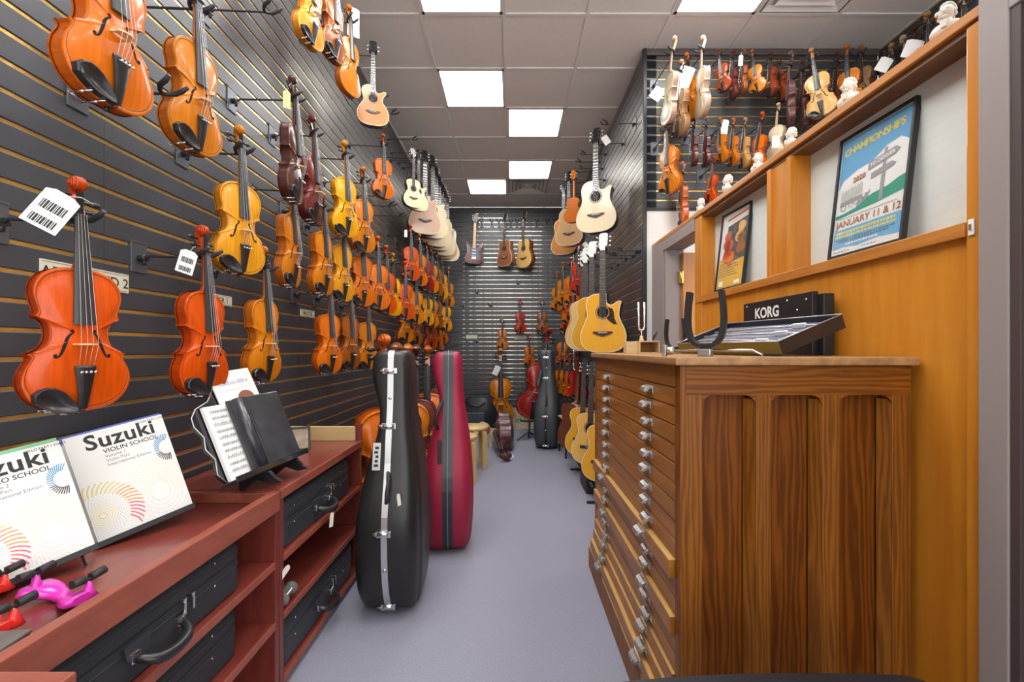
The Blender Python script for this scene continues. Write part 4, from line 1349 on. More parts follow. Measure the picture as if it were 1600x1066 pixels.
# ------------------------------------------------------------------ music books on their black rack
RK = Matrix.Translation((-1.137, 1.194, 0.723)) @ Matrix.Rotation(math.radians(53.8), 4, 'Z') @ Matrix.Rotation(math.radians(-17.1), 4, 'X') @ Matrix.Rotation(math.radians(-11.0), 4, 'Y')
CAMP = Vector((0, 0, CZ))
RK2 = Matrix.Translation(CAMP + (Vector((-1.137, 1.194, 0.723)) - CAMP) * 0.93) @ RK.to_quaternion().to_matrix().to_4x4() @ Matrix.Scale(0.93, 4)
for M_, x0, x1, drop, lab in ((RK, -0.006, 0.228, 0.0, 'black ledge rack under the violin book'), (RK2, -0.235, -0.002, 0.05, 'black ledge rack under the cello book')):
    rk = thing('book_rack', lab, 'book rack', group='book racks on the tray')
    rk.matrix_world = M_
    MB().bbox(x0 + 0.005, x1 - 0.012, 0.018, 0.023, -0.012, 0.285, 0.001).build('back_board', mat('rack_grey', (0.10, 0.11, 0.13), rough=0.5), rk)
    lb = MB().bbox(x0, x1, -0.016, 0.024, -0.012, -0.002, 0.001)
    lb.bbox(x0, x1, -0.018, -0.015, -0.012, 0.004, 0.001)
    lb.build('ledge', M_STEEL, rk)
    for x in (x0 + 0.03, x1 - 0.03):
        MB().tube([(x, 0.022, 0.10), (x, 0.035, 0.0), (x, 0.018, -0.012 - drop)], 0.003, 6).build('leg', M_STEEL, rk)
M_COVER = mat('cover_ivory', (0.80, 0.80, 0.77), rough=0.35, coat=0.1)
RB = {'y': mat('print_yellow', (0.70, 0.60, 0.22), rough=0.4), 'o': mat('print_orange', (0.78, 0.36, 0.16), rough=0.4), 'p': mat('print_pink', (0.72, 0.16, 0.22), rough=0.4),
      'm': mat('print_magenta', (0.55, 0.07, 0.30), rough=0.4), 'b': mat('print_blue', (0.12, 0.36, 0.55), rough=0.4), 'g': mat('print_grey', (0.50, 0.52, 0.58), rough=0.4),
      'k': M_INK, 'pl': mat('print_pale_yellow', (0.74, 0.70, 0.46), rough=0.4), 'lv': mat('print_lavender', (0.66, 0.62, 0.70), rough=0.4), 'gr': mat('print_green', (0.42, 0.50, 0.20), rough=0.4)}


def book(label, x, yo, w, h, th, dz=0.0, M_=None):
    t = thing('music_book', label, 'book', group='music books on the rack')
    t.matrix_world = (M_ or RK) @ Matrix.Translation((x, yo, dz))
    return t


def cover_print(t, w, h, lines, band):
    y = -0.0012

    def put(s, size, x, z, m, **kw):
        put_text(s, size, frame((x, y, z), (1, 0, 0), (0, 0, 1)), m, t, **kw)
    put('Suzuki', 0.060, w * 0.165, h * 0.835, M_INK, bold=0.024, space=1.06)
    put(lines[0], 0.0175, w * 0.31, h * 0.77, M_INK, bold=0.012)
    for k, s in enumerate(lines[1:]):
        put(s, 0.0125, w * 0.31, h * (0.725 - 0.042 * k), mat('ink_grey', (0.16, 0.16, 0.18), rough=0.6), bold=0.0)
    put(band, 0.0085, w * 0.70, h * 0.963, M_INK, bold=0.012)
    pr = MB()
    mats = list(RB.values())
    ix = {k: i for i, k in enumerate(RB)}

    def stroke(p0, p1, p2, wd, mi):
        c = [Vector((p0[0] * (1 - s) ** 2 + 2 * p1[0] * s * (1 - s) + p2[0] * s * s, p0[1] * (1 - s) ** 2 + 2 * p1[1] * s * (1 - s) + p2[1] * s * s)) for s in (0, 0.25, 0.5, 0.75, 1)]
        L = []
        for i, p in enumerate(c):
            a, b_ = c[max(i - 1, 0)], c[min(i + 1, 4)]
            d_ = (b_ - a)
            if d_.length < 1e-9:
                return
            d_.normalize()
            for s in (-1, 1):
                L.append((p.x - d_.y * wd * s, y, p.y + d_.x * wd * s))
        ok = all(-0.001 < v[0] < w - 0.001 and 0.002 < v[2] < h - 0.002 for v in L)
        if ok:
            pr.add(L, [(2 * i, 2 * i + 1, 2 * i + 3, 2 * i + 2) for i in range(4)], mi)
    C = Vector((w * 0.12, h * 0.22))
    for k in range(44):                                    # big shell of curved rays
        a = 2 * PI * k / 44
        f = (a / (2 * PI))
        col = 'y' if 0.14 < f < 0.45 else ('o' if 0.04 < f <= 0.14 else ('p' if f <= 0.04 or f > 0.93 else ('m' if f > 0.82 else 'g')))
        r0, r1 = 0.060, 0.093
        stroke((C.x + r0 * math.cos(a), C.y + r0 * math.sin(a)), (C.x + 0.08 * math.cos(a - 0.05), C.y + 0.08 * math.sin(a - 0.05)), (C.x + r1 * math.cos(a - 0.22), C.y + r1 * math.sin(a - 0.22)), 0.0019, ix[col])
    for q in range(5):                                     # dots
        r = 0.036 + 0.0048 * q
        for k in range(34):
            a = 2 * PI * k / 34 + q * 0.1
            stroke((C.x + r * math.cos(a), C.y + r * math.sin(a)), (C.x + (r + 0.001) * math.cos(a), C.y + (r + 0.001) * math.sin(a)), (C.x + (r + 0.002) * math.cos(a), C.y + (r + 0.002) * math.sin(a)), 0.0012, ix['g'])
    for r in (0.008, 0.014, 0.020, 0.026, 0.032):          # rings
        for k in range(28):
            a, a2 = 2 * PI * k / 28, 2 * PI * (k + 1) / 28
            stroke((C.x + r * math.cos(a), C.y + r * math.sin(a)), (C.x + r * math.cos((a + a2) / 2), C.y + r * math.sin((a + a2) / 2)), (C.x + r * math.cos(a2), C.y + r * math.sin(a2)), 0.0013, ix['pl' if r > 0.01 else 'y'])
    D = Vector((w * 0.93, h * 0.66))
    for k in range(26):                                    # small blue and black shell at the right edge
        a = PI * 0.30 + PI * 1.35 * k / 26
        col = 'b' if k < 17 else 'k'
        stroke((D.x + 0.018 * math.cos(a), D.y + 0.022 * math.sin(a)), (D.x + 0.026 * math.cos(a - 0.1), D.y + 0.031 * math.sin(a - 0.1)), (D.x + 0.031 * math.cos(a - 0.25), D.y + 0.042 * math.sin(a - 0.25)), 0.0012, ix[col])
    E = Vector((w * 0.72, h * 0.26))
    for q in range(6):                                     # faint rosette lower right
        r = 0.022 + 0.010 * q
        for k in range(40):
            a = 2 * PI * k / 40
            col = 'pl' if math.sin(a) > -0.2 else 'lv'
            stroke((E.x + r * math.cos(a), E.y + r * math.sin(a) * 1.25), (E.x + (r + 0.004) * math.cos(a + 0.05), E.y + (r + 0.004) * math.sin(a + 0.05) * 1.25), (E.x + (r + 0.006) * math.cos(a + 0.13), E.y + (r + 0.006) * math.sin(a + 0.13) * 1.25), 0.0007, ix[col])
    pr.build('cover_print', mats, t)
    # soft grey ball
    g = MB()
    g.add([(w * 0.80 + 0.015 * math.cos(2 * PI * k / 20), y + 0.0003, h * 0.545 + 0.017 * math.sin(2 * PI * k / 20)) for k in range(20)], [tuple(range(20))])
    g.build('printed_ball', mat('print_ball', (0.62, 0.58, 0.55), rough=0.4), t)


for i, (x, yo, dz, lab, edge, lines, band) in enumerate([
        (0.0, 0.0, 0.0, 'Suzuki VIOLIN SCHOOL book, right of the two front books', None, ['VIOLIN SCHOOL', 'Volume 1', 'Violin Part', 'International Edition'], 'VIOLIN PART | VOL. 1'),
        (-0.236, -0.006, -0.001, 'Suzuki CELLO SCHOOL book, left of the two front books', None, ['CELLO SCHOOL', 'Volume 2', 'Cello Part', 'International Edition'], 'CELLO PART | VOL. 2')]):
    w, h, th = 0.229, 0.305, 0.005
    t = book(lab, x, yo, w, h, th, dz, RK2 if x < -0.2 else RK)
    MB().bbox(0, w, -0.001, th, 0, h, 0.0006).build('pages', M_COVER, t)
    cover_print(t, w, h, lines, band)
for (x, yo, dz, c, lab, w2) in [(-0.002, 0.0065, 0.006, (0.08, 0.13, 0.42), 'blue-edged music book behind the violin book', 0.229), (-0.238, 0.004, 0.010, (0.22, 0.52, 0.30), 'green-edged music book behind the cello book', 0.229), (-0.020, 0.012, 0.004, (0.07, 0.12, 0.36), 'dark blue music book peeking between the two front books', 0.15)]:
    t = book(lab, x, yo, w2, 0.305, 0.005, dz, RK2 if x < -0.2 else RK)
    MB().bbox(0, w2, 0, 0.0045, 0, 0.305, 0.0006).build('pages', M_COVER, t)
    MB().box(0, w2, -0.0006, 0, 0.285, 0.305).build('colour_band', mat(lab, c, rough=0.4), t)

# ------------------------------------------------------------------ table-top music stand with sheet music and binder
MS = Matrix.Translation((-0.926, 1.423, 0.823)) @ Matrix.Rotation(math.radians(85), 4, 'Z') @ Matrix.Rotation(math.radians(-23), 4, 'X')
ms = thing('music_stand', 'black scrolled table-top music stand on the shelf units', 'music stand')
ms.matrix_world = MS
side = catmull([(0.0, 0.0), (-0.022, 0.035), (-0.008, 0.085), (-0.030, 0.125), (-0.018, 0.165), (-0.040, 0.205), (-0.040, 0.235), (-0.010, 0.262), (0.05, 0.282), (0.10, 0.325), (0.12, 0.318)], 3)
poly = side + [(0.18, 0.325), (0.24, 0.318)] + [(0.36 - x, z) for x, z in side[::-1]]
link('back_plate', fix(MB().prism(poly, 0.010, 0.020).mesh('back_plate', mat('lacquer_black', (0.014, 0.014, 0.017), rough=0.18, coat=0.5))), ms)
MB().bbox(-0.02, 0.39, -0.045, 0.02, -0.014, -0.002, 0.003).build('ledge', MATS['lacquer_black'], ms)
MB().bbox(-0.02, 0.39, -0.049, -0.043, -0.014, 0.006, 0.002).build('lip', MATS['lacquer_black'], ms)
for x in (0.14, 0.31):
    f = MB()
    f.prism([(0.02, -0.002), (-0.04, -0.012), (-0.055, -0.050), (-0.075, -0.072), (-0.03, -0.064), (0.01, -0.03), (0.08, -0.05), (0.11, -0.10), (0.06, 0.03)], x - 0.008, x + 0.008, axis='X')
    link('foot', fix(f.mesh('foot', MATS['lacquer_black'])), ms)
MB().tube([(0.0, 0.008, 0.0), (-0.022, 0.008, 0.035), (-0.008, 0.008, 0.085), (-0.030, 0.008, 0.125), (-0.018, 0.008, 0.165), (-0.040, 0.008, 0.205), (-0.038, 0.008, 0.235), (-0.010, 0.008, 0.262), (0.05, 0.008, 0.282), (0.09, 0.008, 0.322)], 0.0022, 5).build('gilt_line', mat('edge_silver', (0.6, 0.6, 0.62), rough=0.3, metal=1), ms)
sm = thing('sheet_music', 'white sheet music leaning on the left of the music stand', 'sheet music')
sm.matrix_world = MS @ Matrix.Translation((0.005, -0.006, -0.001))
MB().box(0, 0.20, 0, 0.012, 0, 0.262).build('pages', M_PAPER, sm)
st = MB()
for k in range(10):
    z = 0.236 - k * 0.0235
    for q in range(5):
        st.box(0.018, 0.098, -0.0006, 0, z + q * 0.0022, z + q * 0.0022 + 0.0004)
    for q in range(8):
        if (q * 7 + k * 3) % 4:
            x = 0.024 + q * 0.0095
            zz = z + ((q * 5 + k * 7) % 5) * 0.002
            st.box(x, x + 0.0032, -0.0009, -0.0004, zz, zz + 0.0024)
            st.box(x + 0.0028, x + 0.0034, -0.0009, -0.0004, zz, zz + 0.009)
st.build('notes', mat('note_grey', (0.12, 0.12, 0.13), rough=0.6), sm)
bn = thing('binder', 'worn black binder standing on the music stand', 'binder')
bn.matrix_world = MS @ Matrix.Translation((0.100, -0.010, -0.001))
M_LEATH = mat('binder_black', (0.022, 0.023, 0.028), rough=0.30, coat=0.2, noise=0.6, nscale=16, col2=(0.05, 0.05, 0.056))
MB().bbox(0.0, 0.028, -0.012, -0.001, 0, 0.268, 0.002).build('rear_cover', M_LEATH, bn)
MB().tube([(0.045, -0.012, 0), (0.045, -0.012, 0.270)], 0.020, 12).build('spine', M_LEATH, bn)
MB().bbox(0.055, 0.250, -0.034, -0.001, 0, 0.270, 0.003).build('front_cover', M_LEATH, bn)
MB().bbox(0.062, 0.0635, -0.0352, -0.033, 0.002, 0.268, 0.0004).build('crease', M_STEEL, bn)
MB().bbox(0.055, 0.252, -0.028, -0.008, 0.004, 0.264, 0.002).build('pages', M_PAPER, bn)
br = thing('brochure', 'white glossy brochure standing behind the black binder', 'brochure')
br.matrix_world = MS @ Matrix.Translation((0.105, 0.0015, 0.10)) @ Matrix.Rotation(math.radians(-4), 4, 'Y')
MB().box(0, 0.215, 0, 0.004, 0, 0.28).build('pages', M_COVER, br)
MB().box(0.0, 0.215, -0.0006, 0, 0.205, 0.2065).build('rule', RB['g'], br)
z_ = MB()
for k, (a, b_) in enumerate([(0.03, 0.05), (0.052, 0.085), (0.09, 0.118), (0.125, 0.165), (0.17, 0.185)]):
    z_.box(a, b_, -0.0006, 0, 0.226, 0.238 + 0.004 * (k % 2))
z_.build('faded_title', RB['g'], br)
z_ = MB()
z_.add([(0.14 + 0.05 * math.cos(a) * 0.9, -0.0006, 0.165 + 0.03 * math.sin(a)) for a in [k * PI / 10 for k in range(11)]], [tuple(range(11))])
z_.build('printed_violin', mat('print_brown', (0.28, 0.10, 0.05), rough=0.4), br)
pf = thing('picture_frame', 'small black framed violin picture on the flat shelf top', 'picture frame', (-1.062, 2.17, 0.7505), (math.radians(-12), 0, math.radians(30)))
pq = MB()
for (a, b_, c_, d_) in ((-0.055, 0.055, 0, 0.01), (-0.055, 0.055, 0.108, 0.118), (-0.055, -0.045, 0.01, 0.108), (0.045, 0.055, 0.01, 0.108)):
    pq.bbox(a, b_, -0.006, 0.008, c_, d_, 0.0015)
pq.build('frame', M_BLACK, pf)
MB().box(-0.046, 0.046, 0, 0.003, 0.009, 0.109).build('print', mat('print_sepia', (0.20, 0.12, 0.07), rough=0.3, noise=0.8, nscale=25, col2=(0.5, 0.40, 0.28)), pf)
MB().tube([(0, 0.006, 0.08), (0, 0.045, 0.0)], 0.003, 6).build('strut', M_BLACK, pf)

# ------------------------------------------------------------------ shoulder rests and the little box on the tray
def shoulder_rest(label, loc, yaw, m_):
    t = thing('shoulder_rest', label, 'shoulder rest', loc, (0, 0, math.radians(yaw)), 'violin shoulder rests on the tray', 0.78)
    prof = []
    N = 18
    b_ = MB()
    for i in range(N + 1):
        s = i / N
        x = -0.10 + 0.20 * s
        yc = 0.020 * math.sin(s * PI * 1.6) - 0.004
        zc = 0.018 + 0.011 * math.cos(s * PI * 2) + 0.002
        hw = 0.019 + 0.022 * (abs(s - 0.5) * 2) ** 1.2 + (0.005 if s < 0.3 else 0)
        if i in (0, N):
            hw *= 0.55
        th = 0.012
        b_.v += [(x, yc - hw, zc), (x, yc - hw * 0.8, zc + th), (x, yc + hw * 0.8, zc + th), (x, yc + hw, zc), (x, yc + hw * 0.8, zc - th * 0.8), (x, yc - hw * 0.8, zc - th * 0.8)]
    for i in range(N):
        for k in range(6):
            k2 = (k + 1) % 6
            b_.f.append([i * 6 + k, i * 6 + k2, (i + 1) * 6 + k2, (i + 1) * 6 + k]); b_.m.append(1 if k in (3, 4, 5) and k == 4 else 0); b_.sm.append(True)
    b_.f.append([0, 1, 2, 3, 4, 5]); b_.m.append(0); b_.sm.append(False)
    b_.f.append([N * 6 + k for k in range(6)]); b_.m.append(0); b_.sm.append(False)
    link('pad', fix(b_.mesh('pad', [m_, M_RUBBER])), t)
    for x, z in ((-0.086, 0.040), (0.086, 0.036)):
        MB().tube([(x, 0.004, z - 0.014), (x, 0.004, z + 0.004), (x, 0.004, z + 0.028)], [0.022, 0.011, 0.007], 10).build('post', m_, t)
        f = MB().tube([(x, 0.004, z + 0.02), (x, 0.004, z + 0.034)], 0.0035, 8)
        f.build('screw', M_CHROME, t)
        q = MB()
        q.tube([(x, -0.036, z + 0.039), (x, -0.006, z + 0.037)], 0.0115, 8)
        q.tube([(x, 0.010, z + 0.037), (x, 0.046, z + 0.041)], 0.0115, 8)
        q.bbox(x - 0.005, x + 0.005, -0.032, 0.042, z + 0.030, z + 0.037, 0.002)
        link('fork', q.mesh('fork', [M_RUBBER]), t)
    return t


M_PINK = mat('pink_plastic', (0.72, 0.035, 0.46), rough=0.22, coat=0.3)
M_REDP = mat('red_plastic', (0.78, 0.03, 0.022), rough=0.3, coat=0.2)
shoulder_rest('magenta violin shoulder rest with black rubber forks on the tray', (-0.972, 0.935, 0.712), -8, M_PINK)
shoulder_rest('red violin shoulder rest in front of the magenta one', (-1.02, 0.845, 0.712), -14, M_REDP)
shoulder_rest('shoulder rest cut by the left edge, between the books and the red one', (-1.185, 0.965, 0.712), -10, M_REDP)
bx = thing('card_box', 'dark shallow box cut by the left edge beside the red rest', 'box', (-0.915, 0.755, 0.712), (0, 0, math.radians(8)))
MB().bbox(-0.07, 0.035, -0.06, 0.04, 0, 0.025, 0.002).build('body', mat('box_dark', (0.05, 0.03, 0.03), rough=0.4), bx)
MB().bbox(-0.072, 0.037, -0.062, 0.042, 0.025, 0.031, 0.002).build('lid', mat('box_lid', (0.14, 0.12, 0.11), rough=0.3), bx)

# ------------------------------------------------------------------ flat-file cabinet
M_OAK = mat('oak_side', (0.255, 0.088, 0.010), rough=0.45, coat=0.03, spec=0.2, noise=0.7, wave=0.6, nscale=4, wscale=4, wdist=12, stretch=(6, 6, 0.45), col2=(0.155, 0.048, 0.005))
M_OAK_SHADE = mat('oak_panel_shaded', (0.185, 0.053, 0.0035), rough=0.45, coat=0.02, spec=0.15, noise=0.7, wave=0.6, nscale=3, wscale=3, wdist=16, stretch=(5, 5, 0.45), col2=(0.095, 0.024, 0.002))  # darker oak puts the recess shade into the sunk boards' colour
M_OAKH = mat('oak_rail', (0.25, 0.078, 0.007), rough=0.45, coat=0.03, spec=0.2, noise=0.7, wave=0.6, nscale=4, wscale=3, wdist=12, wdir='Z', stretch=(0.6, 6, 6), col2=(0.135, 0.038, 0.004))
M_OAKD = mat('oak_drawer', (0.43, 0.165, 0.026), rough=0.40, coat=0.08, spec=0.35, noise=0.5, nscale=6, stretch=(6, 0.6, 7), col2=(0.22, 0.075, 0.014))
M_OAKT = mat('oak_top', (0.46, 0.25, 0.10), rough=0.45, noise=0.5, nscale=6, stretch=(6, 0.6, 6), col2=(0.26, 0.12, 0.045))
M_OAKE = mat('oak_pale_edge', (0.60, 0.36, 0.12), rough=0.5, noise=0.3, nscale=8, stretch=(6, 0.6, 6))  # paler oak strip on top of pulled drawers and plinth
XC0, XC1, YC0, YC1, ZC = 0.485, 1.145, 1.238, 2.50, 1.237
cab = thing('flat_file_cabinet', 'old oak flat-file cabinet with many shallow drawers', 'cabinet', (0, 0, 0))
MB().bbox(XC0 + 0.024, XC1, YC0 + 0.045, YC1 - 0.004, 0.08, ZC - 0.028, 0.003).build('carcass', mat('oak_carcass', (0.16, 0.055, 0.012), rough=0.4, noise=0.4, nscale=6, stretch=(6, 6, 0.6)), cab)
tp = MB().bbox(XC0 - 0.020, 1.157, 1.222, YC1 + 0.02, ZC - 0.024, ZC, 0.006)
tp.build('top', M_OAKT, cab)
# end panel that faces the camera: stiles, arched rail, three sunk boards
ys0, ys1 = YC0, YC0 + 0.045
OPEN = [(0.548, 0.700), (0.744, 0.890), (0.940, 1.090)]
edges = [XC0 + 0.016] + [e for o in OPEN for e in o] + [XC1]
ztop = 1.128
for k in range(4):
    MB().bbox(edges[2 * k], edges[2 * k + 1], ys0, ys1, 0.0, ztop + 0.002, 0.003).build('stile', M_OAK, cab)
rail = [(edges[0], ZC - 0.0245), (edges[-1], ZC - 0.0245), (edges[-1], ztop)]
for (a, b_) in OPEN[::-1]:
    r = 0.028
    rail += [(b_, ztop - 0.002)] + [(b_ - r + r * math.cos(t), ztop - 0.030 + r * math.sin(t) + 0.0) for t in [k * PI / 12 for k in range(1, 7)]]
    rail += [(a + r - r * math.sin(t), ztop - 0.030 + r * math.cos(t)) for t in [k * PI / 12 for k in range(0, 6)]] + [(a, ztop - 0.002)]
rail += [(edges[0], ztop)]
cl = []
for p in rail:
    if not cl or (abs(p[0] - cl[-1][0]) + abs(p[1] - cl[-1][1])) > 1e-5:
        cl.append(p)
# top rail as a strip plus corner fillets, each opening gets its two rounded corners
rm = MB().bbox(edges[0], edges[-1], ys0, ys1, ztop, ZC - 0.0245, 0.002)
for (a, b_) in OPEN:
    r = 0.030
    for (cx_, sx) in ((a, 1), (b_, -1)):
        fan = [(cx_, ztop + 0.001), (cx_, ztop - r)] + [(cx_ + sx * (r - r * math.cos(t)), ztop - r + r * math.sin(t)) for t in [k * PI / 12 for k in range(1, 7)]]
        if sx < 0:
            fan = fan[::-1]
        rm.prism(fan, ys0 + 0.001, ys1, axis='Y')
link('arched_rail', fix(rm.mesh('arched_rail', M_OAKH)), cab)
MB().bbox(edges[0], edges[-1], ys0, ys1, 0.0, 0.12, 0.003).build('bottom_rail', M_OAKH, cab)
for (a, b_) in OPEN:
    MB().box(a - 0.01, b_ + 0.01, ys0 + 0.038, ys1 - 0.001, 0.1, ztop + 0.01).build('panel', M_OAK_SHADE, cab)
    MB().prism([(b_, 0), (b_ - 0.020, 0), (b_, -0.028)], 0.12, ztop - 0.012, axis='Z', M=Matrix.Translation((0, ys0 + 0.031, 0))).build('bevel_strip', M_OAK, cab)
# drawer side: posts, fascia, drawers with cup pulls
MB().bbox(XC0, XC0 + 0.03, YC0 + 0.002, YC0 + 0.042, 0.0, ZC - 0.0245, 0.002).build('front_post', M_OAK, cab)
MB().bbox(XC0, XC0 + 0.03, YC1 - 0.032, YC1 - 0.004, 0.0, ZC - 0.0245, 0.002).build('front_post', M_OAK, cab)
MB().bbox(XC0 + 0.004, XC0 + 0.03, YC0 + 0.043, YC1 - 0.033, 1.146, ZC - 0.025, 0.002).build('fascia', M_OAKD, cab)
yd0, yd1 = YC0 + 0.044, YC1 - 0.034
pull = MB()
pr_ = [(0.0, 0.012), (-0.010, 0.013), (-0.022, 0.006), (-0.026, -0.004), (-0.024, -0.010), (-0.020, -0.010), (-0.018, -0.003), (-0.010, 0.004), (0.0, 0.005)]
for (w0, w1, sc_) in ((-0.026, -0.018, 0.75), (-0.018, 0.018, 1.0), (0.018, 0.026, 0.75)):
    pull.prism([(x * sc_, z * sc_) for x, z in pr_], w0, w1, axis='Y')
pull.bbox(-0.002, 0.001, -0.030, 0.030, -0.013, 0.015, 0.0008)
pull.v = [(x * 1.1, y * 1.25, z * 0.95) for x, y, z in pull.v]
PULL = fix(pull.mesh('cup_pull', M_NICKEL))
ND, hD = 18, 0.0565
OUTD = {9: 0.022, 12: 0.018, 15: 0.012, 16: 0.02, 17: 0.036, 4: 0.003, 6: 0.004}
for k in range(ND):
    z1 = 1.143 - k * hD
    z0 = z1 - hD + 0.0035
    dx = -OUTD.get(k, 0.001 * (k % 3))
    d = MB().bbox(XC0 + 0.004 + dx, XC0 + 0.026 + dx, yd0 + 0.001, yd1 - 0.001, z0, z1, 0.002).build('drawer', M_OAKD, cab)
    if dx < -0.01:
        MB().box(XC0 + 0.0055 + dx, XC0 + 0.026 + dx, yd0 + 0.002, yd1 - 0.002, z1 - 0.0005, z1 + 0.0008).build('pale_edge', M_OAKE, d)
    for y in (1.535 + (0.012 if k % 2 else -0.008), 2.185 + (0.010 if k % 2 else -0.012)):
        link('cup_pull', PULL, d, (XC0 + 0.004 + dx, y, (z0 + z1) / 2 + 0.004))
for z in (0.0,):
    MB().bbox(XC0 - 0.034, XC0 + 0.02, YC0 + 0.05, YC1 + 0.012, 0, 0.118, 0.004).build('plinth', M_OAK, cab)
    MB().box(XC0 - 0.032, XC0 + 0.018, YC0 + 0.052, YC1 + 0.010, 0.118, 0.1195).build('plinth_edge', M_OAKE, cab)

# ------------------------------------------------------------------ things on the cabinet
ZT = ZC
# open bow tray lined with blue velvet
P1 = Vector((0.833, 1.334, 1.2405))
u = Vector((0.22, -0.975, 0.0)).normalized()
vv = Vector((0.92, 0.20, 0.335))
TM = frame(P1 - u * 0.515, u, vv) @ Matrix.Scale(0.92, 4)
tr = thing('bow_tray', 'open black tray lined with blue velvet on the cabinet', 'tray')
tr.matrix_world = TM
M_TRAY = mat('tray_black', (0.020, 0.020, 0.022), rough=0.30, coat=0.2)
M_BRASSY = mat('tray_front_olive', (0.20, 0.17, 0.045), rough=0.28, metal=0.6)
L_, Wd, Ht = 0.56, 0.285, 0.050
MB().box(0, L_, 0, Wd, 0, 0.004).build('bottom', M_TRAY, tr)
MB().bbox(0, L_, 0, 0.005, 0.004, Ht, 0.001).build('front_wall', M_BRASSY, tr)
MB().bbox(0, L_, Wd - 0.005, Wd, 0.004, Ht, 0.001).build('rear_wall', M_TRAY, tr)
MB().bbox(0, 0.005, 0.005, Wd - 0.005, 0.004, Ht, 0.001).build('end_wall', M_TRAY, tr)
MB().bbox(L_ - 0.005, L_, 0.005, Wd - 0.005, 0.004, Ht, 0.001).build('end_wall', M_TRAY, tr)
MB().box(0.006, L_ - 0.006, 0.006, Wd - 0.006, 0.005, 0.028).build('velvet', mat('blue_velvet', (0.015, 0.025, 0.13), rough=0.9, sheen=0.6, noise=0.6, nscale=30), tr)
rim = MB()
for (a, b_) in (((0, 0), (L_, 0)), ((L_, 0), (L_, Wd)), ((L_, Wd), (0, Wd)), ((0, Wd), (0, 0))):
    rim.tube([(a[0], a[1], Ht), (b_[0], b_[1], Ht)], 0.0022, 5)
rim.build('rim', mat('rim_silver', (0.55, 0.57, 0.62), rough=0.3, metal=0.6), tr)
for i, (y, c) in enumerate([(0.07, 'nearest the front wall'), (0.13, 'in the middle'), (0.19, 'nearest the rear wall')]):
    bw = thing('violin_bow', f'silvery violin bow lying in the blue tray, {c}', 'bow', group='bows in the blue tray')
    bw.matrix_world = TM @ Matrix.Translation((0.02, y, 0.034)) @ Matrix.Rotation(0.06 * (i - 1), 4, 'Z')
    MB().tube([(0, 0, 0), (0.25, 0, 0.006), (0.50, 0, 0.002)], [0.0045, 0.004, 0.003], 7).build('stick', mat('bow_silver', (0.62, 0.62, 0.64), rough=0.25, metal=0.7), bw)
    MB().bbox(0.40, 0.455, -0.006, 0.006, -0.005, 0.012, 0.002).build('frog', M_PAPER, bw)
    MB().bbox(0.0, 0.43, -0.004, 0.004, -0.0055, -0.0045, 0.0003).build('hair', M_PAPER, bw)
# keyboard box with white maker's lettering
kb = thing('music_keyboard', 'black keyboard case reading KORG standing against the cherry panel', 'keyboard', (0, 0, ZT))
MB().bbox(1.085, 1.108, 1.56, 2.02, 0, 0.232, 0.003).build('panel', mat('korg_black', (0.018, 0.018, 0.020), rough=0.36, noise=0.35, nscale=40), kb)
MB().bbox(1.108, 1.148, 1.535, 2.00, 0, 0.222, 0.004).build('body', M_BLACK, kb)
put_text('KORG', 0.062, frame((1.0842, 1.925, 0.158), (0, -1, 0), (0, 0, 1)), M_PAPER, kb, bold=0.03)
for (y, z) in ((1.59, 0.205), (1.70, 0.212), (1.99, 0.215), (1.64, 0.17)):
    MB().ball((1.084, y, z), (0.003, 0.005, 0.005), n=6).build('screw', M_CHROME, kb)


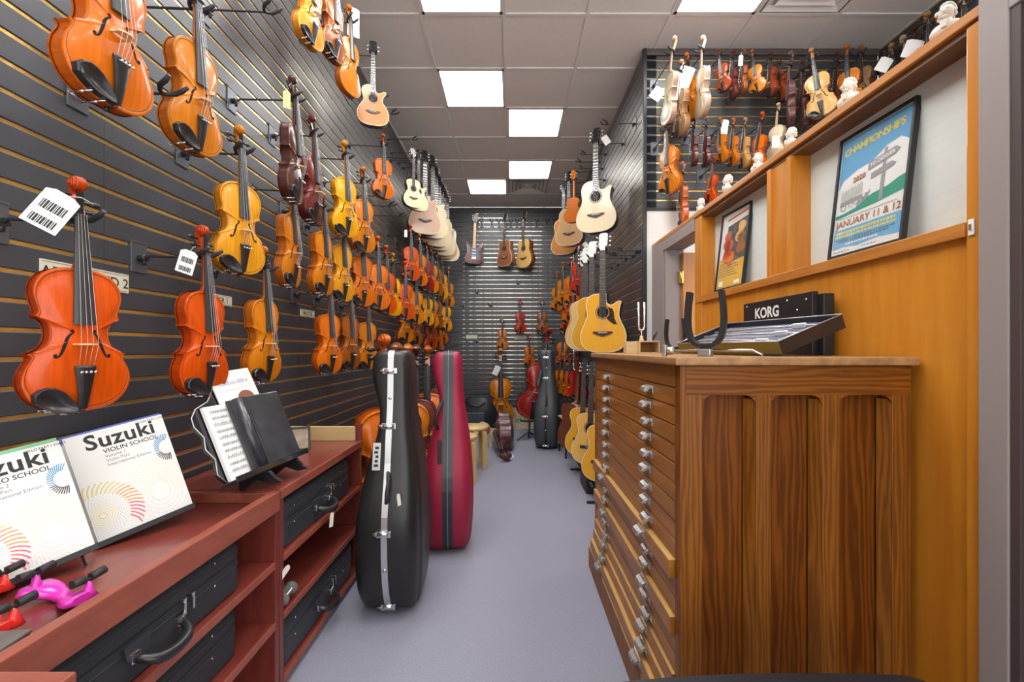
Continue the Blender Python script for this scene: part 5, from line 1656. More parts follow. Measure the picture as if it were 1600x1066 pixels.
def cradle(label, base, s, yaw, rod):
    t = thing('instrument_cradle', label, 'holder', base, (0, 0, math.radians(yaw)), 'U-shaped cradles on the cabinet', s)
    for sx in (-1, 1):
        q = MB()
        pts = catmull([(0.006 * sx, 0.030), (0.026 * sx, 0.036), (0.042 * sx, 0.058), (0.048 * sx, 0.095), (0.047 * sx, 0.14), (0.043 * sx, 0.178), (0.042 * sx, 0.186)], 3)
        o_ = len(q.v)
        for i, p in enumerate(pts):
            a, b_ = pts[max(i - 1, 0)], pts[min(i + 1, len(pts) - 1)]
            tn = Vector((b_[0] - a[0], b_[1] - a[1])).normalized()
            nx, nz = -tn.y * 0.0055, tn.x * 0.0055
            hw = 0.019
            q.v += [(p[0] + nx, -hw, p[1] + nz), (p[0] + nx, hw, p[1] + nz), (p[0] - nx, hw, p[1] - nz), (p[0] - nx, -hw, p[1] - nz)]
        for i in range(len(pts) - 1):
            for k in range(4):
                k2 = (k + 1) % 4
                q.f.append([o_ + i * 4 + k, o_ + i * 4 + k2, o_ + (i + 1) * 4 + k2, o_ + (i + 1) * 4 + k]); q.m.append(0); q.sm.append(k in (0, 2))
        q.f.append([o_, o_ + 1, o_ + 2, o_ + 3]); q.m.append(0); q.sm.append(False)
        q.f.append([o_ + (len(pts) - 1) * 4 + k for k in range(4)]); q.m.append(0); q.sm.append(False)
        link('arm', fix(q.mesh('arm', M_BLACK)), t)
    MB().bbox(-0.014, 0.014, -0.012, 0.012, 0.018, 0.036, 0.003).build('hub', M_BLACK, t)
    MB().bbox(-0.018, 0.018, -0.018, 0.018, 0.0, 0.022, 0.004).build('base_block', mat('cast_zinc', (0.42, 0.42, 0.42), rough=0.35, metal=0.8), t)
    if rod:
        MB().tube([(-0.10, 0.01, 0.016), (0.12, -0.01, 0.018), (0.145, -0.012, 0.006)], 0.0035, 7).build('rod', M_CHROME, t)
        k_ = MB().lathe([(0.006, 0), (0.012, 0.004), (0.012, 0.018), (0.007, 0.024)], 12, M=Matrix.Translation((-0.09, 0.01, 0.016)) @ Matrix.Rotation(-PI / 2, 4, 'Y'))
        k_.bbox(-0.125, -0.112, 0.0, 0.02, 0.0, 0.034, 0.003)
        k_.build('wing_nut', M_NICKEL, t)
    return t


cradle('large black U-shaped instrument cradle at front of the cabinet top', (0.600, 1.335, ZT), 1.08, -38, True)
cradle('smaller black U-shaped cradle standing behind the large one', (0.790, 2.08, ZT), 0.9, -40, False)
# tuning fork on its resonance box, wooden block beside it
M_MAPLE = mat('maple_pale', (0.66, 0.48, 0.24), rough=0.45, noise=0.2, nscale=8, stretch=(1, 8, 8))
fk = thing('tuning_fork', 'steel tuning fork on a small open wooden resonance box', 'tuning fork', (0.705, 2.25, ZT))
for (a, b_, c_, d_) in ((-0.052, 0.052, 0.0, 0.006), (-0.052, 0.052, 0.058, 0.064), (-0.052, -0.046, 0.006, 0.058), (0.046, 0.052, 0.006, 0.058)):
    MB().bbox(a, b_, -0.05, 0.05, c_, d_, 0.001).build('box_board', M_MAPLE, fk)
MB().box(-0.046, 0.046, 0.044, 0.049, 0.006, 0.058).build('box_back', mat('maple_deep', (0.36, 0.16, 0.04), rough=0.5), fk)
MB().lathe([(0.014, 0.064), (0.012, 0.07), (0.008, 0.082), (0.009, 0.09)], 14, M=Matrix.Translation((-0.026, 0, 0))).build('socket', M_MAPLE, fk)
q = MB()
q.tube([(-0.026, 0, 0.088), (-0.026, 0, 0.118)], 0.004, 8)
q.tube([(-0.041, 0, 0.265), (-0.041, 0, 0.14), (-0.037, 0, 0.125), (-0.026, 0, 0.118), (-0.015, 0, 0.125), (-0.011, 0, 0.14), (-0.011, 0, 0.265)], 0.0055, 6)
q.build('fork', M_CHROME, fk)
pg_ = thing('peg_handle', 'small black peg lying tilted on the resonance box', 'peg', (0.735, 2.24, ZT + 0.066))
MB().tube([(0, 0, 0.003), (0.008, 0, 0.022), (0.016, 0, 0.045)], [0.004, 0.006, 0.008], 8).build('body', M_BLACK, pg_)
wbk = thing('wood_block', 'pale square wooden block beside the resonance box', 'block', (0.625, 2.26, ZT))
MB().bbox(-0.03, 0.03, -0.03, 0.03, 0, 0.062, 0.002).build('body', M_MAPLE, wbk)

# ------------------------------------------------------------------ framed posters in the display recess
def poster(label, pos, yaw, lean, w, h):
    t = thing('framed_poster', label, 'poster')
    t.matrix_world = Matrix.Translation(pos) @ Matrix.Rotation(math.radians(yaw), 4, 'Z') @ Matrix.Rotation(math.radians(lean), 4, 'X')
    f = MB()
    for (a, b_, c_, d_) in ((0, w, 0, 0.008), (0, w, h - 0.008, h), (0, 0.008, 0.008, h - 0.008), (w - 0.008, w, 0.008, h - 0.008)):
        f.box(a, b_, -0.008, 0.010, c_, d_)
    f.build('frame', M_BLACK, t)
    MB().box(0.007, w - 0.007, 0.000, 0.008, 0.007, h - 0.007).build('paper', M_COVER, t)
    return t


def flat(t, name, poly, m_, y=-0.0006):
    o_ = MB().add([(p[0], y, p[1]) for p in poly], [tuple(range(len(poly)))]).build(name, m_, t)
    return o_


def glaze(t, w, h):
    m_ = MATS.get('glazing')
    if not m_:
        m_ = mat('glazing', (1, 1, 1), rough=0.02)
        nt = m_.node_tree
        b_ = nt.nodes['Principled BSDF']
        nt.nodes.remove(b_)
        tb = nt.nodes.new('ShaderNodeBsdfTransparent')
        gb = nt.nodes.new('ShaderNodeBsdfGlossy')
        gb.inputs['Roughness'].default_value = 0.03
        mx = nt.nodes.new('ShaderNodeMixShader')
        mx.inputs[0].default_value = 0.10
        nt.links.new(tb.outputs[0], mx.inputs[1])
        nt.links.new(gb.outputs[0], mx.inputs[2])
        nt.links.new(mx.outputs[0], nt.nodes['Material Output'].inputs[0])
    MB().add([(0.007, -0.004, 0.007), (w - 0.007, -0.004, 0.007), (w - 0.007, -0.004, h - 0.007), (0.007, -0.004, h - 0.007)], [(0, 1, 2, 3)]).build('glass', m_, t)


w, h = 0.295, 0.442
p1_ = poster('black framed CHAMPIONSHIPS poster with wagon and signpost in the near recess', (1.178, 1.603, 1.588), -88.6, -6.4, w, h)
M_SKY = mat('ink_sky', (0.10, 0.36, 0.62), rough=0.5)
M_BLUE2 = mat('ink_blue', (0.13, 0.40, 0.66), rough=0.5)
M_YEL = mat('ink_yellow', (0.80, 0.66, 0.08), rough=0.5)
M_GRN = mat('ink_green', (0.02, 0.30, 0.20), rough=0.5)
M_GRY = mat('ink_mid_grey', (0.30, 0.30, 0.32), rough=0.5)
M_BRN = mat('ink_brown', (0.36, 0.11, 0.03), rough=0.5)
M_DGR = mat('ink_dark_grey', (0.10, 0.10, 0.11), rough=0.5)
m_ = 0.012
flat(p1_, 'sky', [(m_, h - 0.19), (0.03, h - 0.16), (0.09, h - 0.14), (0.15, h - 0.135), (0.20, h - 0.105), (0.25, h - 0.10), (w - m_, h - 0.125), (w - m_, h - m_), (m_, h - m_)], M_SKY)
put_text('CHAMPIONSHIPS', 0.0365, frame((0.022, -0.0012, h - 0.072), (1, 0, 0.03), (0, 0, 1)), M_YEL, p1_, bold=0.02, space=0.82)
put_text('2020', 0.026, frame((0.075, -0.0012, 0.258), (1, 0, 0.06), (0, 0, 1)), M_BRN, p1_, bold=0.03)
flat(p1_, 'hills', [(m_, 0.142), (0.10, 0.150), (0.18, 0.154), (w - m_, 0.166), (w - m_, 0.215), (0.255, 0.210), (0.22, 0.198), (0.16, 0.192), (0.10, 0.166), (0.05, 0.158), (m_, 0.156)], M_GRN)
flat(p1_, 'signpost', [(0.188, 0.16), (0.203, 0.16), (0.206, 0.33), (0.194, 0.33)], M_GRY, -0.0010)
flat(p1_, 'sign_arrow', [(0.135, 0.278), (0.235, 0.292), (0.252, 0.305), (0.236, 0.318), (0.135, 0.304)], MATS['ink_mid_grey'], -0.0014)
flat(p1_, 'sign_arrow', [(0.150, 0.243), (0.225, 0.254), (0.242, 0.263), (0.226, 0.274), (0.150, 0.264)], MATS['ink_mid_grey'], -0.0014)
put_text('TO DENVER', 0.017, frame((0.143, -0.0018, 0.287), (1, 0, 0.13), (0, 0, 1)), M_COVER, p1_, bold=0.02)
wg = MB()
for k in range(7):                                            # wagon hoops
    x = 0.028 + k * 0.013
    wg.add([(x + 0.0115 * c, -0.0010, 0.200 + 0.004 * k * 0.4 + s_) for c, s_ in ((0, 0), (1, 0.002), (1, 0.034), (0.7, 0.041), (0.2, 0.040), (0, 0.033))], [tuple(range(6))], 0)
wg.add([(0.026, -0.0012, 0.185), (0.122, -0.0012, 0.193), (0.120, -0.0012, 0.206), (0.028, -0.0012, 0.200)], [(0, 1, 2, 3)], 1)
for (cx_, cz_, r) in ((0.043, 0.180, 0.013), (0.075, 0.183, 0.010), (0.098, 0.187, 0.011)):
    wg.add([(cx_ + r_ * math.cos(2 * PI * k / 16), -0.0015, cz_ + r_ * math.sin(2 * PI * k / 16)) for r_ in (r, r * 0.75) for k in range(16)], [(k, (k + 1) % 16, 16 + (k + 1) % 16, 16 + k) for k in range(16)], 1)
for (cx_, cz_) in ((0.108, 0.178), (0.125, 0.186), (0.140, 0.196)):
    wg.add([(cx_ - 0.008, -0.0013, cz_ - 0.012), (cx_ - 0.005, -0.0013, cz_), (cx_ - 0.007, -0.0013, cz_ + 0.008), (cx_ + 0.006, -0.0013, cz_ + 0.008), (cx_ + 0.010, -0.0013, cz_ + 0.016), (cx_ + 0.012, -0.0013, cz_ + 0.010), (cx_ + 0.006, -0.0013, cz_), (cx_ + 0.007, -0.0013, cz_ - 0.012)], [tuple(range(8))], 1)
wg.build('wagon_drawing', [mat('ink_pale_green', (0.50, 0.55, 0.48), rough=0.5), M_GRY], p1_)
put_text('JANUARY 11 & 12', 0.0335, frame((0.020, -0.0012, 0.108), (1, 0, 0), (0, 0, 1)), M_BRN, p1_, bold=0.012, space=0.98)
flat(p1_, 'lower_band', [(m_, 0.030), (0.06, 0.034), (0.12, 0.028), (0.20, 0.036), (w - m_, 0.030), (w - m_, 0.100), (m_, 0.100)], M_BLUE2)
ln = MB()
for k, (x0, x1, z, hh, ci) in enumerate([(0.025, 0.26, 0.082, 0.009, 0), (0.022, 0.265, 0.071, 0.006, 0), (0.025, 0.26, 0.060, 0.004, 1), (0.04, 0.24, 0.052, 0.004, 1), (0.07, 0.20, 0.041, 0.005, 2), (0.03, 0.26, 0.138, 0.0025, 3), (0.02, 0.09, 0.018, 0.004, 3), (0.14, 0.20, 0.020, 0.003, 3)]):
    x = x0
    j = 0
    while x < x1:
        ww = 0.006 + 0.006 * ((j * 7 + k * 3) % 4) / 3
        ln.add([(x, -0.0012, z), (min(x + ww, x1), -0.0012, z), (min(x + ww, x1), -0.0012, z + hh), (x, -0.0012, z + hh)], [(0, 1, 2, 3)], ci)
        x += ww + 0.003
        j += 1
ln.build('small_print', [M_YEL, MATS['ink_dark_grey'], M_PAPER, M_GRY], p1_)
glaze(p1_, w, h)
w, h = 0.272, 0.436
p2_ = poster('black framed poster with violins over a yellow half in the far recess', (1.176, 2.49, 1.588), -87.0, -6.4, w, h)
flat(p2_, 'yellow_half', [(m_, m_), (w - m_, m_), (w - m_, 0.175), (m_, 0.175)], mat('ink_ochre', (0.72, 0.42, 0.03), rough=0.5))
flat(p2_, 'red_title', [(0.06, 0.385), (w - 0.02, 0.40), (w - 0.02, 0.412), (0.06, 0.397)], mat('ink_red', (0.55, 0.12, 0.06), rough=0.5))
flat(p2_, 'photo', [(0.07, 0.145), (w - 0.02, 0.155), (w - 0.02, 0.372), (0.07, 0.355)], mat('ink_photo_dark', (0.10, 0.09, 0.085), rough=0.5, noise=0.5, nscale=30), -0.0009)
vs_ = [(x * 0.42, z * 0.32) for x, z in OUT[::3]]
for (cx_, cz_, m__, a) in ((0.105, 0.245, 'red', 0.3), (0.185, 0.275, 'honey', -0.25), (0.15, 0.185, 'orange', 1.2), (0.215, 0.215, 'brown', 0.1), (0.09, 0.20, 'orange_red', 0.2)):
    flat(p2_, 'printed_violin', [(cx_ + x * math.cos(a) - z * math.sin(a), cz_ + x * math.sin(a) + z * math.cos(a) - 0.03) for x, z in vs_], mat('ink_' + m__, VARNISH[m__], rough=0.5), -0.0013)
ln = MB()
for k in range(6):
    z = 0.145 - k * 0.014
    x, j = 0.022, 0
    while x < 0.16 + 0.02 * (k % 3):
        ww = 0.006 + 0.008 * ((j * 5 + k * 3) % 4) / 3
        ln.add([(x, -0.0014, z), (x + ww, -0.0014, z), (x + ww, -0.0014, z + 0.0045), (x, -0.0014, z + 0.0045)], [(0, 1, 2, 3)], 0)
        x += ww + 0.003
        j += 1
ln.box(0.03, 0.07, -0.0014, -0.0008, 0.022, 0.050, 1)
ln.box(0.18, 0.23, -0.0014, -0.0008, 0.022, 0.040, 1)
ln.build('small_print', [M_DGR, M_PAPER], p2_)
glaze(p2_, w, h)

# ------------------------------------------------------------------ plaster busts on the top rail
M_PLASTER = mat('plaster', (0.74, 0.71, 0.63), rough=0.65, noise=0.12, nscale=60)
BM = {}


def bust_meshes():
    b_ = MB()
    b_.lathe([(0.018, 0), (0.0185, 0.003), (0.013, 0.006), (0.011, 0.014), (0.015, 0.018)], 16)
    BM['pedestal'] = b_.mesh('pedestal', M_PLASTER)
    b_ = MB()
    b_.ball((0, 0, 0.026), (0.026, 0.015, 0.016), n=10)
    b_.tube([(0, 0, 0.032), (0, -0.001, 0.046)], [0.011, 0.0085], 10)
    b_.prism([(-0.006, 0.040), (0.006, 0.040), (0.004, 0.026), (-0.004, 0.026)], -0.018, -0.012)
    BM['shoulders'] = b_.mesh('shoulders', M_PLASTER)
    b_ = MB()
    b_.ball((0, -0.001, 0.059), (0.0118, 0.0138, 0.0158), n=12)
    b_.ball((0, -0.0135, 0.058), (0.0022, 0.0040, 0.0042), n=8)       # nose
    b_.ball((0, -0.0115, 0.0485), (0.0045, 0.0035, 0.0035), n=8)      # chin
    b_.ball((0, -0.0132, 0.0530), (0.0036, 0.0018, 0.0012), n=6)      # mouth
    for s in (-1, 1):
        b_.ball((s * 0.0045, -0.0128, 0.0625), (0.0026, 0.0016, 0.0014), n=6)   # brow and eye
        b_.ball((s * 0.0118, 0.0, 0.0580), (0.002, 0.0035, 0.0045), n=6)        # ear
    BM['head'] = b_.mesh('head', M_PLASTER)
    b_ = MB()
    rnd = random.Random(3)
    for k in range(34):
        a = rnd.uniform(0.15 * PI, 0.85 * PI) if k % 3 else rnd.uniform(-0.1 * PI, 1.1 * PI)
        z = rnd.uniform(0.050, 0.074)
        r = 0.0125 * math.sqrt(max(0.05, 1 - ((z - 0.059) / 0.0185) ** 2))
        b_.ball((r * math.cos(a), r * 1.1 * math.sin(a), z), rnd.uniform(0.0032, 0.0050), n=6)
    for k in range(10):
        a = 2 * PI * k / 10
        b_.ball((0.006 * math.cos(a), 0.001 + 0.007 * math.sin(a), 0.0735), 0.0042, n=6)
    BM['hair'] = b_.mesh('hair', M_PLASTER)


bust_meshes()
for i, (px, py, hpx, yaw, wds) in enumerate([(1479, 42, 50, -60, 'largest and nearest white composer bust on the top rail'), (1326, 157, 40, -70, 'second nearest white composer bust on the top rail'),
                                            (1236, 226, 26, -100, 'small white composer bust above the post between recesses'), (1184, 262, 23, -60, 'white composer bust above the far recess'),
                                            (1137, 297, 22, -110, 'tiny white composer bust at the far end of far recess'), (1095, 325, 15, -80, 'farthest tiny white composer bust on the top rail')]):
    X = XP + 0.045
    d = X * F / (px - CX)
    t = thing('composer_bust', wds, 'bust', (X, d, zt1), (0, 0, math.radians(yaw)), 'plaster busts on the top rail', (hpx + 12) * d / F / 0.078)
    for k in ('pedestal', 'shoulders', 'head'):
        o_ = link(k, BM[k], t)
        if k == 'head':
            link('hair', BM['hair'], o_)

# ------------------------------------------------------------------ cream signs on the slats
def sign(label, c, n, w, h, txt, size):
    t = thing('wall_sign', label, 'sign', c, (0, 0, math.atan2(n[0], -n[1])), 'cream class signs on the slats')
    MB().bbox(-w / 2, w / 2, -0.003, 0, -h / 2, h / 2, 0.0006).build('card', mat('sign_cream', (0.70, 0.68, 0.52), rough=0.6), t)
    if txt:
        put_text(txt, size, frame((0, -0.0034, -size * 0.36), (1, 0, 0), (0, 0, 1)), M_INK, t, bold=0.012, align='CENTER')
    bo = MB()
    for (a, b_, c_, d_) in ((-w / 2 + 0.004, w / 2 - 0.004, -h / 2 + 0.004, -h / 2 + 0.0052), (-w / 2 + 0.004, w / 2 - 0.004, h / 2 - 0.0052, h / 2 - 0.004)):
        bo.box(a, b_, -0.0036, -0.0028, c_, d_)
    bo.build('ruled_border', M_INK, t)


def onwall(px, py):
    d = XL * F / (px - CX)
    p = at(px, py, d)
    p.x = XL + 0.001
    return p


sign('cream sign reading ADVANCED 2 behind the nearest violin', onwall(137, 434), (1, 0), 0.275, 0.062, 'ADVANCED 2', 0.044)
sign('cream sign reading MASTER 1 behind the orange-red violin', onwall(338, 468), (1, 0), 0.20, 0.045, 'MASTER 1', 0.034)
sign('cream sign reading MASTER under the second row of violins', onwall(480, 490), (1, 0), 0.19, 0.045, 'MASTER', 0.034)
for px, py, wds in ((737, 526.5, 'left of the two small cream signs on the back wall'), (812, 527.5, 'right of the two small cream signs on the back wall')):
    p = at(px, py, YB)
    p.y = YB - 0.001
    sign(wds, p, (0, -1), 0.19, 0.065, None, 0)

# ------------------------------------------------------------------ hard and soft cello cases
def cello_case(label, loc, yaw, shell_m, band_m, hgt=1.26, hard=True, lean=0.0, thick=1.0, name='cello_case'):
    t = thing(name, label, 'cello case', loc, (math.radians(lean), 0, math.radians(yaw)), 'cello cases standing on the floor', hgt / 1.26)
    # height, half width, half thickness of the front shell, of the back shell
    prof = [(0.0, 0.050, 0.070, 0.075), (0.010, 0.095, 0.105, 0.115), (0.035, 0.135, 0.122, 0.138), (0.08, 0.172, 0.134, 0.150), (0.14, 0.200, 0.142, 0.157), (0.22, 0.222, 0.148, 0.161), (0.32, 0.236, 0.152, 0.162), (0.42, 0.238, 0.152, 0.158), (0.50, 0.230, 0.148, 0.150),
            (0.58, 0.210, 0.142, 0.138), (0.66, 0.186, 0.134, 0.122), (0.73, 0.170, 0.126, 0.104), (0.80, 0.160, 0.116, 0.084), (0.86, 0.150, 0.106, 0.068), (0.92, 0.136, 0.096, 0.058), (0.98, 0.124, 0.090, 0.060),
            (1.04, 0.117, 0.087, 0.078), (1.10, 0.114, 0.085, 0.095), (1.16, 0.112, 0.083, 0.102), (1.205, 0.110, 0.080, 0.098), (1.235, 0.104, 0.076, 0.090), (1.252, 0.090, 0.068, 0.078), (1.258, 0.070, 0.054, 0.060)]
    N = 40

    def ring(hw, tf, tb, z, e=4.6):
        out = []
        for k in range(N):
            a = 2 * PI * k / N
            c, s = math.cos(a), math.sin(a)
            x = hw * abs(c) ** (2 / e) * (1 if c >= 0 else -1)
            y = (tb if s > 0 else tf) * thick * abs(s) ** (2 / e) * (1 if s >= 0 else -1)
            out.append((x, y, z))
        return out
    b_ = MB()
    for p in prof:
        b_.v += ring(p[1], p[2], p[3], p[0])
    for i in range(len(prof) - 1):
        for k in range(N):
            k2 = (k + 1) % N
            b_.f.append([i * N + k, i * N + k2, (i + 1) * N + k2, (i + 1) * N + k]); b_.m.append(0); b_.sm.append(True)
    b_.f.append(list(range(N))[::-1]); b_.m.append(0); b_.sm.append(False)
    b_.f.append([(len(prof) - 1) * N + k for k in range(N)]); b_.m.append(0); b_.sm.append(False)
    link('shell', fix(b_.mesh('shell', shell_m)), t)
    # raised centre field on the front shell
    fld = MB()
    n2 = 14
    for p in prof[2:-2]:
        for k in range(n2):
            s = -1 + 2 * k / (n2 - 1)
            x = p[1] * 0.70 * s
            fld.v.append((x, -p[2] * thick * (1 - abs(0.70 * s) ** 4.6) ** (1 / 4.6) - (0.008 if abs(s) < 0.9 else -0.004), p[0]))
    for i in range(len(prof) - 5):
        for k in range(n2 - 1):
            fld.f.append([i * n2 + k, i * n2 + k + 1, (i + 1) * n2 + k + 1, (i + 1) * n2 + k]); fld.m.append(0); fld.sm.append(True)
    link('front_field', fix(fld.mesh('front_field', shell_m)), t)
    # seam band along the outline on both sides
    side = [(p[1], p[0]) for p in prof]
    loop = [(-x, z) for x, z in side] + [(x, z) for x, z in side[::-1]]
    bw = 0.014 if hard else 0.030
    s_ = MB()
    n = len(loop)
    for (x, z) in loop:
        k_ = 1.0 + 0.004 / max(abs(x), 0.05)
        zz = z + (0.003 if z > 1.25 else (-0.000 if z < 0.005 else 0))
        for (yy, pr) in ((-bw, 0.998), (-bw, k_), (bw, k_), (bw, 0.998)):
            s_.v.append((x * pr, yy, zz))
    for i in range(n):
        j = (i + 1) % n
        for k in range(4):
            k2 = (k + 1) % 4
            s_.f.append([i * 4 + k, i * 4 + k2, j * 4 + k2, j * 4 + k]); s_.m.append(0); s_.sm.append(False)
    link('seam_band', fix(s_.mesh('seam_band', band_m)), t)

    def wat(z):
        for i in range(len(prof) - 1):
            if prof[i][0] <= z <= prof[i + 1][0]:
                f = (z - prof[i][0]) / (prof[i + 1][0] - prof[i][0])
                return prof[i][1] + f * (prof[i + 1][1] - prof[i][1])
        return 0.1
    if hard:
        for z in (0.05, 0.43, 0.90, 1.16):
            x = -wat(z)
            q = MB()
            q.bbox(x - 0.012, x + 0.002, -0.032, 0.036, z - 0.015, z + 0.015, 0.004)
            q.ball((x - 0.010, 0.006, z), (0.008, 0.028, 0.013), n=8)
            q.ball((x - 0.008, 0.032, z), (0.006, 0.022, 0.009), n=8)
            q.build('latch', M_CHROME, t)
        for z in (0.26, 1.03):
            x = -wat(z)
            MB().lathe([(0.008, 0), (0.008, 0.006), (0.004, 0.008), (0.0005, 0.008)], 10, M=Matrix.Translation((x - 0.002, 0, z)) @ Matrix.Rotation(-PI / 2, 4, 'Y')).build('lock', M_CHROME, t)
        q = MB()
        x0, x1 = -wat(0.55), -wat(0.68)
        q.tube([(x0 + 0.004, -0.004, 0.56), (x0 - 0.024, -0.012, 0.575), (x0 - 0.030, -0.014, 0.61), (x1 - 0.036, -0.014, 0.65), (x1 - 0.028, -0.012, 0.675), (x1 + 0.004, -0.004, 0.69)], 0.009, 8)
        q.build('handle', M_RUBBER, t)
    else:
        zc = MB()
        zc.tube([(p[0] * (1 + 0.006 / max(abs(p[0]), 0.05)), 0.0, p[1] + (0.005 if p[1] > 1.25 else 0)) for p in loop[:len(side) - 0]], 0.0035, 6, cap=False)
        zc.build('zipper', mat('zip_grey', (0.22, 0.26, 0.28), rough=0.35, metal=0.5), t)
        q = MB()
        x0 = -wat(0.86)
        q.tube([(x0 + 0.0, 0.06, 0.78), (x0 - 0.030, 0.075, 0.82), (x0 - 0.036, 0.07, 0.87), (x0 - 0.020, 0.045, 0.93), (x0 + 0.012, 0.035, 0.95)], 0.011, 8)
        q.build('handle', M_RUBBER, t)
        x0 = -wat(0.62)
        MB().bbox(x0 - 0.012, x0 + 0.004, 0.036, 0.060, 0.52, 0.72, 0.003).build('side_strap', M_RUBBER, t)
    return t


M_HARD = mat('case_abs_black', (0.017, 0.016, 0.017), rough=0.34, bump=0.06, bscale=900, spec=0.45)
M_ALU = mat('aluminium_band', (0.70, 0.71, 0.72), rough=0.28, metal=0.9)
M_CRIM = mat('crimson_fabric', (0.27, 0.006, 0.036), rough=0.50)
M_GREYC = mat('case_grey', (0.060, 0.068, 0.078), rough=0.45)
c1 = cello_case('black hard cello case with silver band and latches beside the shelves', (-0.578, 2.185, 0.0), 92, M_HARD, M_ALU, 1.255)
o_ = MB().bbox(-0.008, 0.0, -0.0, 0.036, 0.0, 0.125, 0.001)
pl = o_.build('badge', mat('badge_silver', (0.55, 0.55, 0.55), rough=0.4, metal=0.6), c1, (-0.175, 0.034, 0.70), (0, math.radians(10), 0))
q = MB()
for k in range(5):
    q.box(-0.0092, -0.0078, 0.008 + 0.003 * (k % 2), 0.028 - 0.003 * (k % 3), 0.016 + k * 0.020, 0.028 + k * 0.020)
q.build('badge_letters', M_INK, pl)
price_tag('cream paper tag on the handle of the black cello case', at(622, 772, 1.93), 0.018, 0.055, 50, -8, col=MATS['cream_card'], bar=False)
cello_case('crimson fabric cello case with black zipper band', (-0.400, 2.80, 0.0), 96, M_CRIM, mat('band_black', (0.022, 0.026, 0.030), rough=0.38), 1.245, hard=False)
cello_case('grey hard cello case standing near the back wall', (0.468, 5.557, 0), 80, M_GREYC, M_BLACK, 1.25)

# ------------------------------------------------------------------ cellos
for i, (px, v) in enumerate([(590, 'orange'), (619, 'brown'), (637, 'amber'), (650, 'maroon'), (668, 'orange'), (691, 'maroon')]):
    X, yaw = -0.84, 8
    d = X * F / (px - CX)
    s = 2.10 if i else 2.06
    p_ = (X, d, 0.085 - 0.004 * i) if i else (-0.785, 2.72, 0.15)
    cello(f'{CW[v]} cello, {ORD[i]} in the row of cellos behind the cases', p_, yaw if i else 34, 0, 0, s, v, 'cellos along the left wall')
cello('amber cello standing upright with a price paper by the back wall', at(782, 664, 6.75), 4, 0, 0, 2.05, 'amber')
price_tag('white price paper on the upright amber cello', at(779, 572, 6.6), 0.09, 0.15, 0, 25, to=at(781, 562, 6.75), bar=False)
# red cello leaning on its stand
ca = cello('bright red cello leaning in a stand at the back', at(829, 655, 6.08), 4, 13, -5, 2.25, 'crimson')
st_ = thing('cello_stand', 'black folding stand under the red cello', 'stand', (0.25, 6.02, 0))
MB().tube([(0, 0.02, 0.02), (0.06, 0.16, 0.72)], 0.012, 8).build('post', M_STEEL, st_)
for (x, y) in ((-0.16, -0.10), (0.20, -0.06), (0.06, 0.30)):
    MB().tube([(0.01, 0.04, 0.10), (x, y, 0.012)], 0.010, 7).build('leg', M_STEEL, st_)
MB().tube([(-0.12, -0.12, 0.30), (-0.10, 0.0, 0.26), (0.02, 0.04, 0.25), (0.14, 0.0, 0.26), (0.16, -0.12, 0.30)], 0.012, 8).build('rest', M_RUBBER, st_)
# cello lying on its side, neck towards the camera
lyc = violin('dark cello lying on its side with its scroll towards the camera', (0, 0, 0), 0, 0, 0, 1.0, 'plum', 1, 'cello', 'cello', None, chin=False)
R_ = Matrix(((0, 1, 0), (0, 0, -1), (-1, 0, 0)))      # local x -> down, y -> +X, z -> -Y
S_ = Matrix.Diagonal((2.05, 3.4, 2.05))
B3 = Matrix(((0, 1, 0), (0, 0, -1), (1, 0, 0)))
MW = Matrix.Rotation(math.radians(9), 4, 'X') @ Matrix.Rotation(math.radians(3), 4, 'Z') @ B3.to_4x4() @ S_.to_4x4()
lyc.matrix_world = Matrix.Translation((-0.150, 5.98, 0.245)) @ MW
price_tag('white tag on the floor beside the scroll of the lying cello', at(796, 709, 4.9), 0.05, 0.065, 0, -35, bar=False)

# ------------------------------------------------------------------ bentwood stools and the chair
M_BIRCH = mat('birch', (0.68, 0.47, 0.19), rough=0.42, noise=0.15, nscale=8, stretch=(6, 1, 6))


def stool(label, c):
    t = thing('bentwood_stool', label, 'stool', c, group='bentwood stools')
    MB().lathe([(0.168, 0.412), (0.175, 0.418), (0.175, 0.436), (0.170, 0.442), (0.001, 0.442)], 32).build('seat', M_BIRCH, t)
    for k in range(4):
        a = PI / 4 + k * PI / 2 + 0.25
        R = Matrix.Rotation(a, 4, 'Z')
        path = [(0.06, 0.405), (0.12, 0.405), (0.150, 0.398), (0.166, 0.375), (0.170, 0.34), (0.172, 0.0)]
        q = MB()
        for i, (r, z) in enumerate(path):
            a_, b_ = path[max(i - 1, 0)], path[min(i + 1, len(path) - 1)]
            tn = Vector((b_[0] - a_[0], b_[1] - a_[1])).normalized()
            nx, nz = -tn.y * 0.012, tn.x * 0.012
            for (s1, hw) in ((1, -0.024), (1, 0.024), (-1, 0.024), (-1, -0.024)):
                q.v.append(tuple(R @ Vector((r + nx * s1, hw, z + nz * s1))))
        for i in range(len(path) - 1):
            for kk in range(4):
                k2 = (kk + 1) % 4
                q.f.append([i * 4 + kk, i * 4 + k2, (i + 1) * 4 + k2, (i + 1) * 4 + kk]); q.m.append(0); q.sm.append(False)
        q.f.append([0, 1, 2, 3]); q.m.append(0); q.sm.append(False)
        q.f.append([len(path) * 4 - 4 + kk for kk in range(4)]); q.m.append(0); q.sm.append(False)
        link('leg', fix(q.mesh('leg', M_BIRCH)), t)


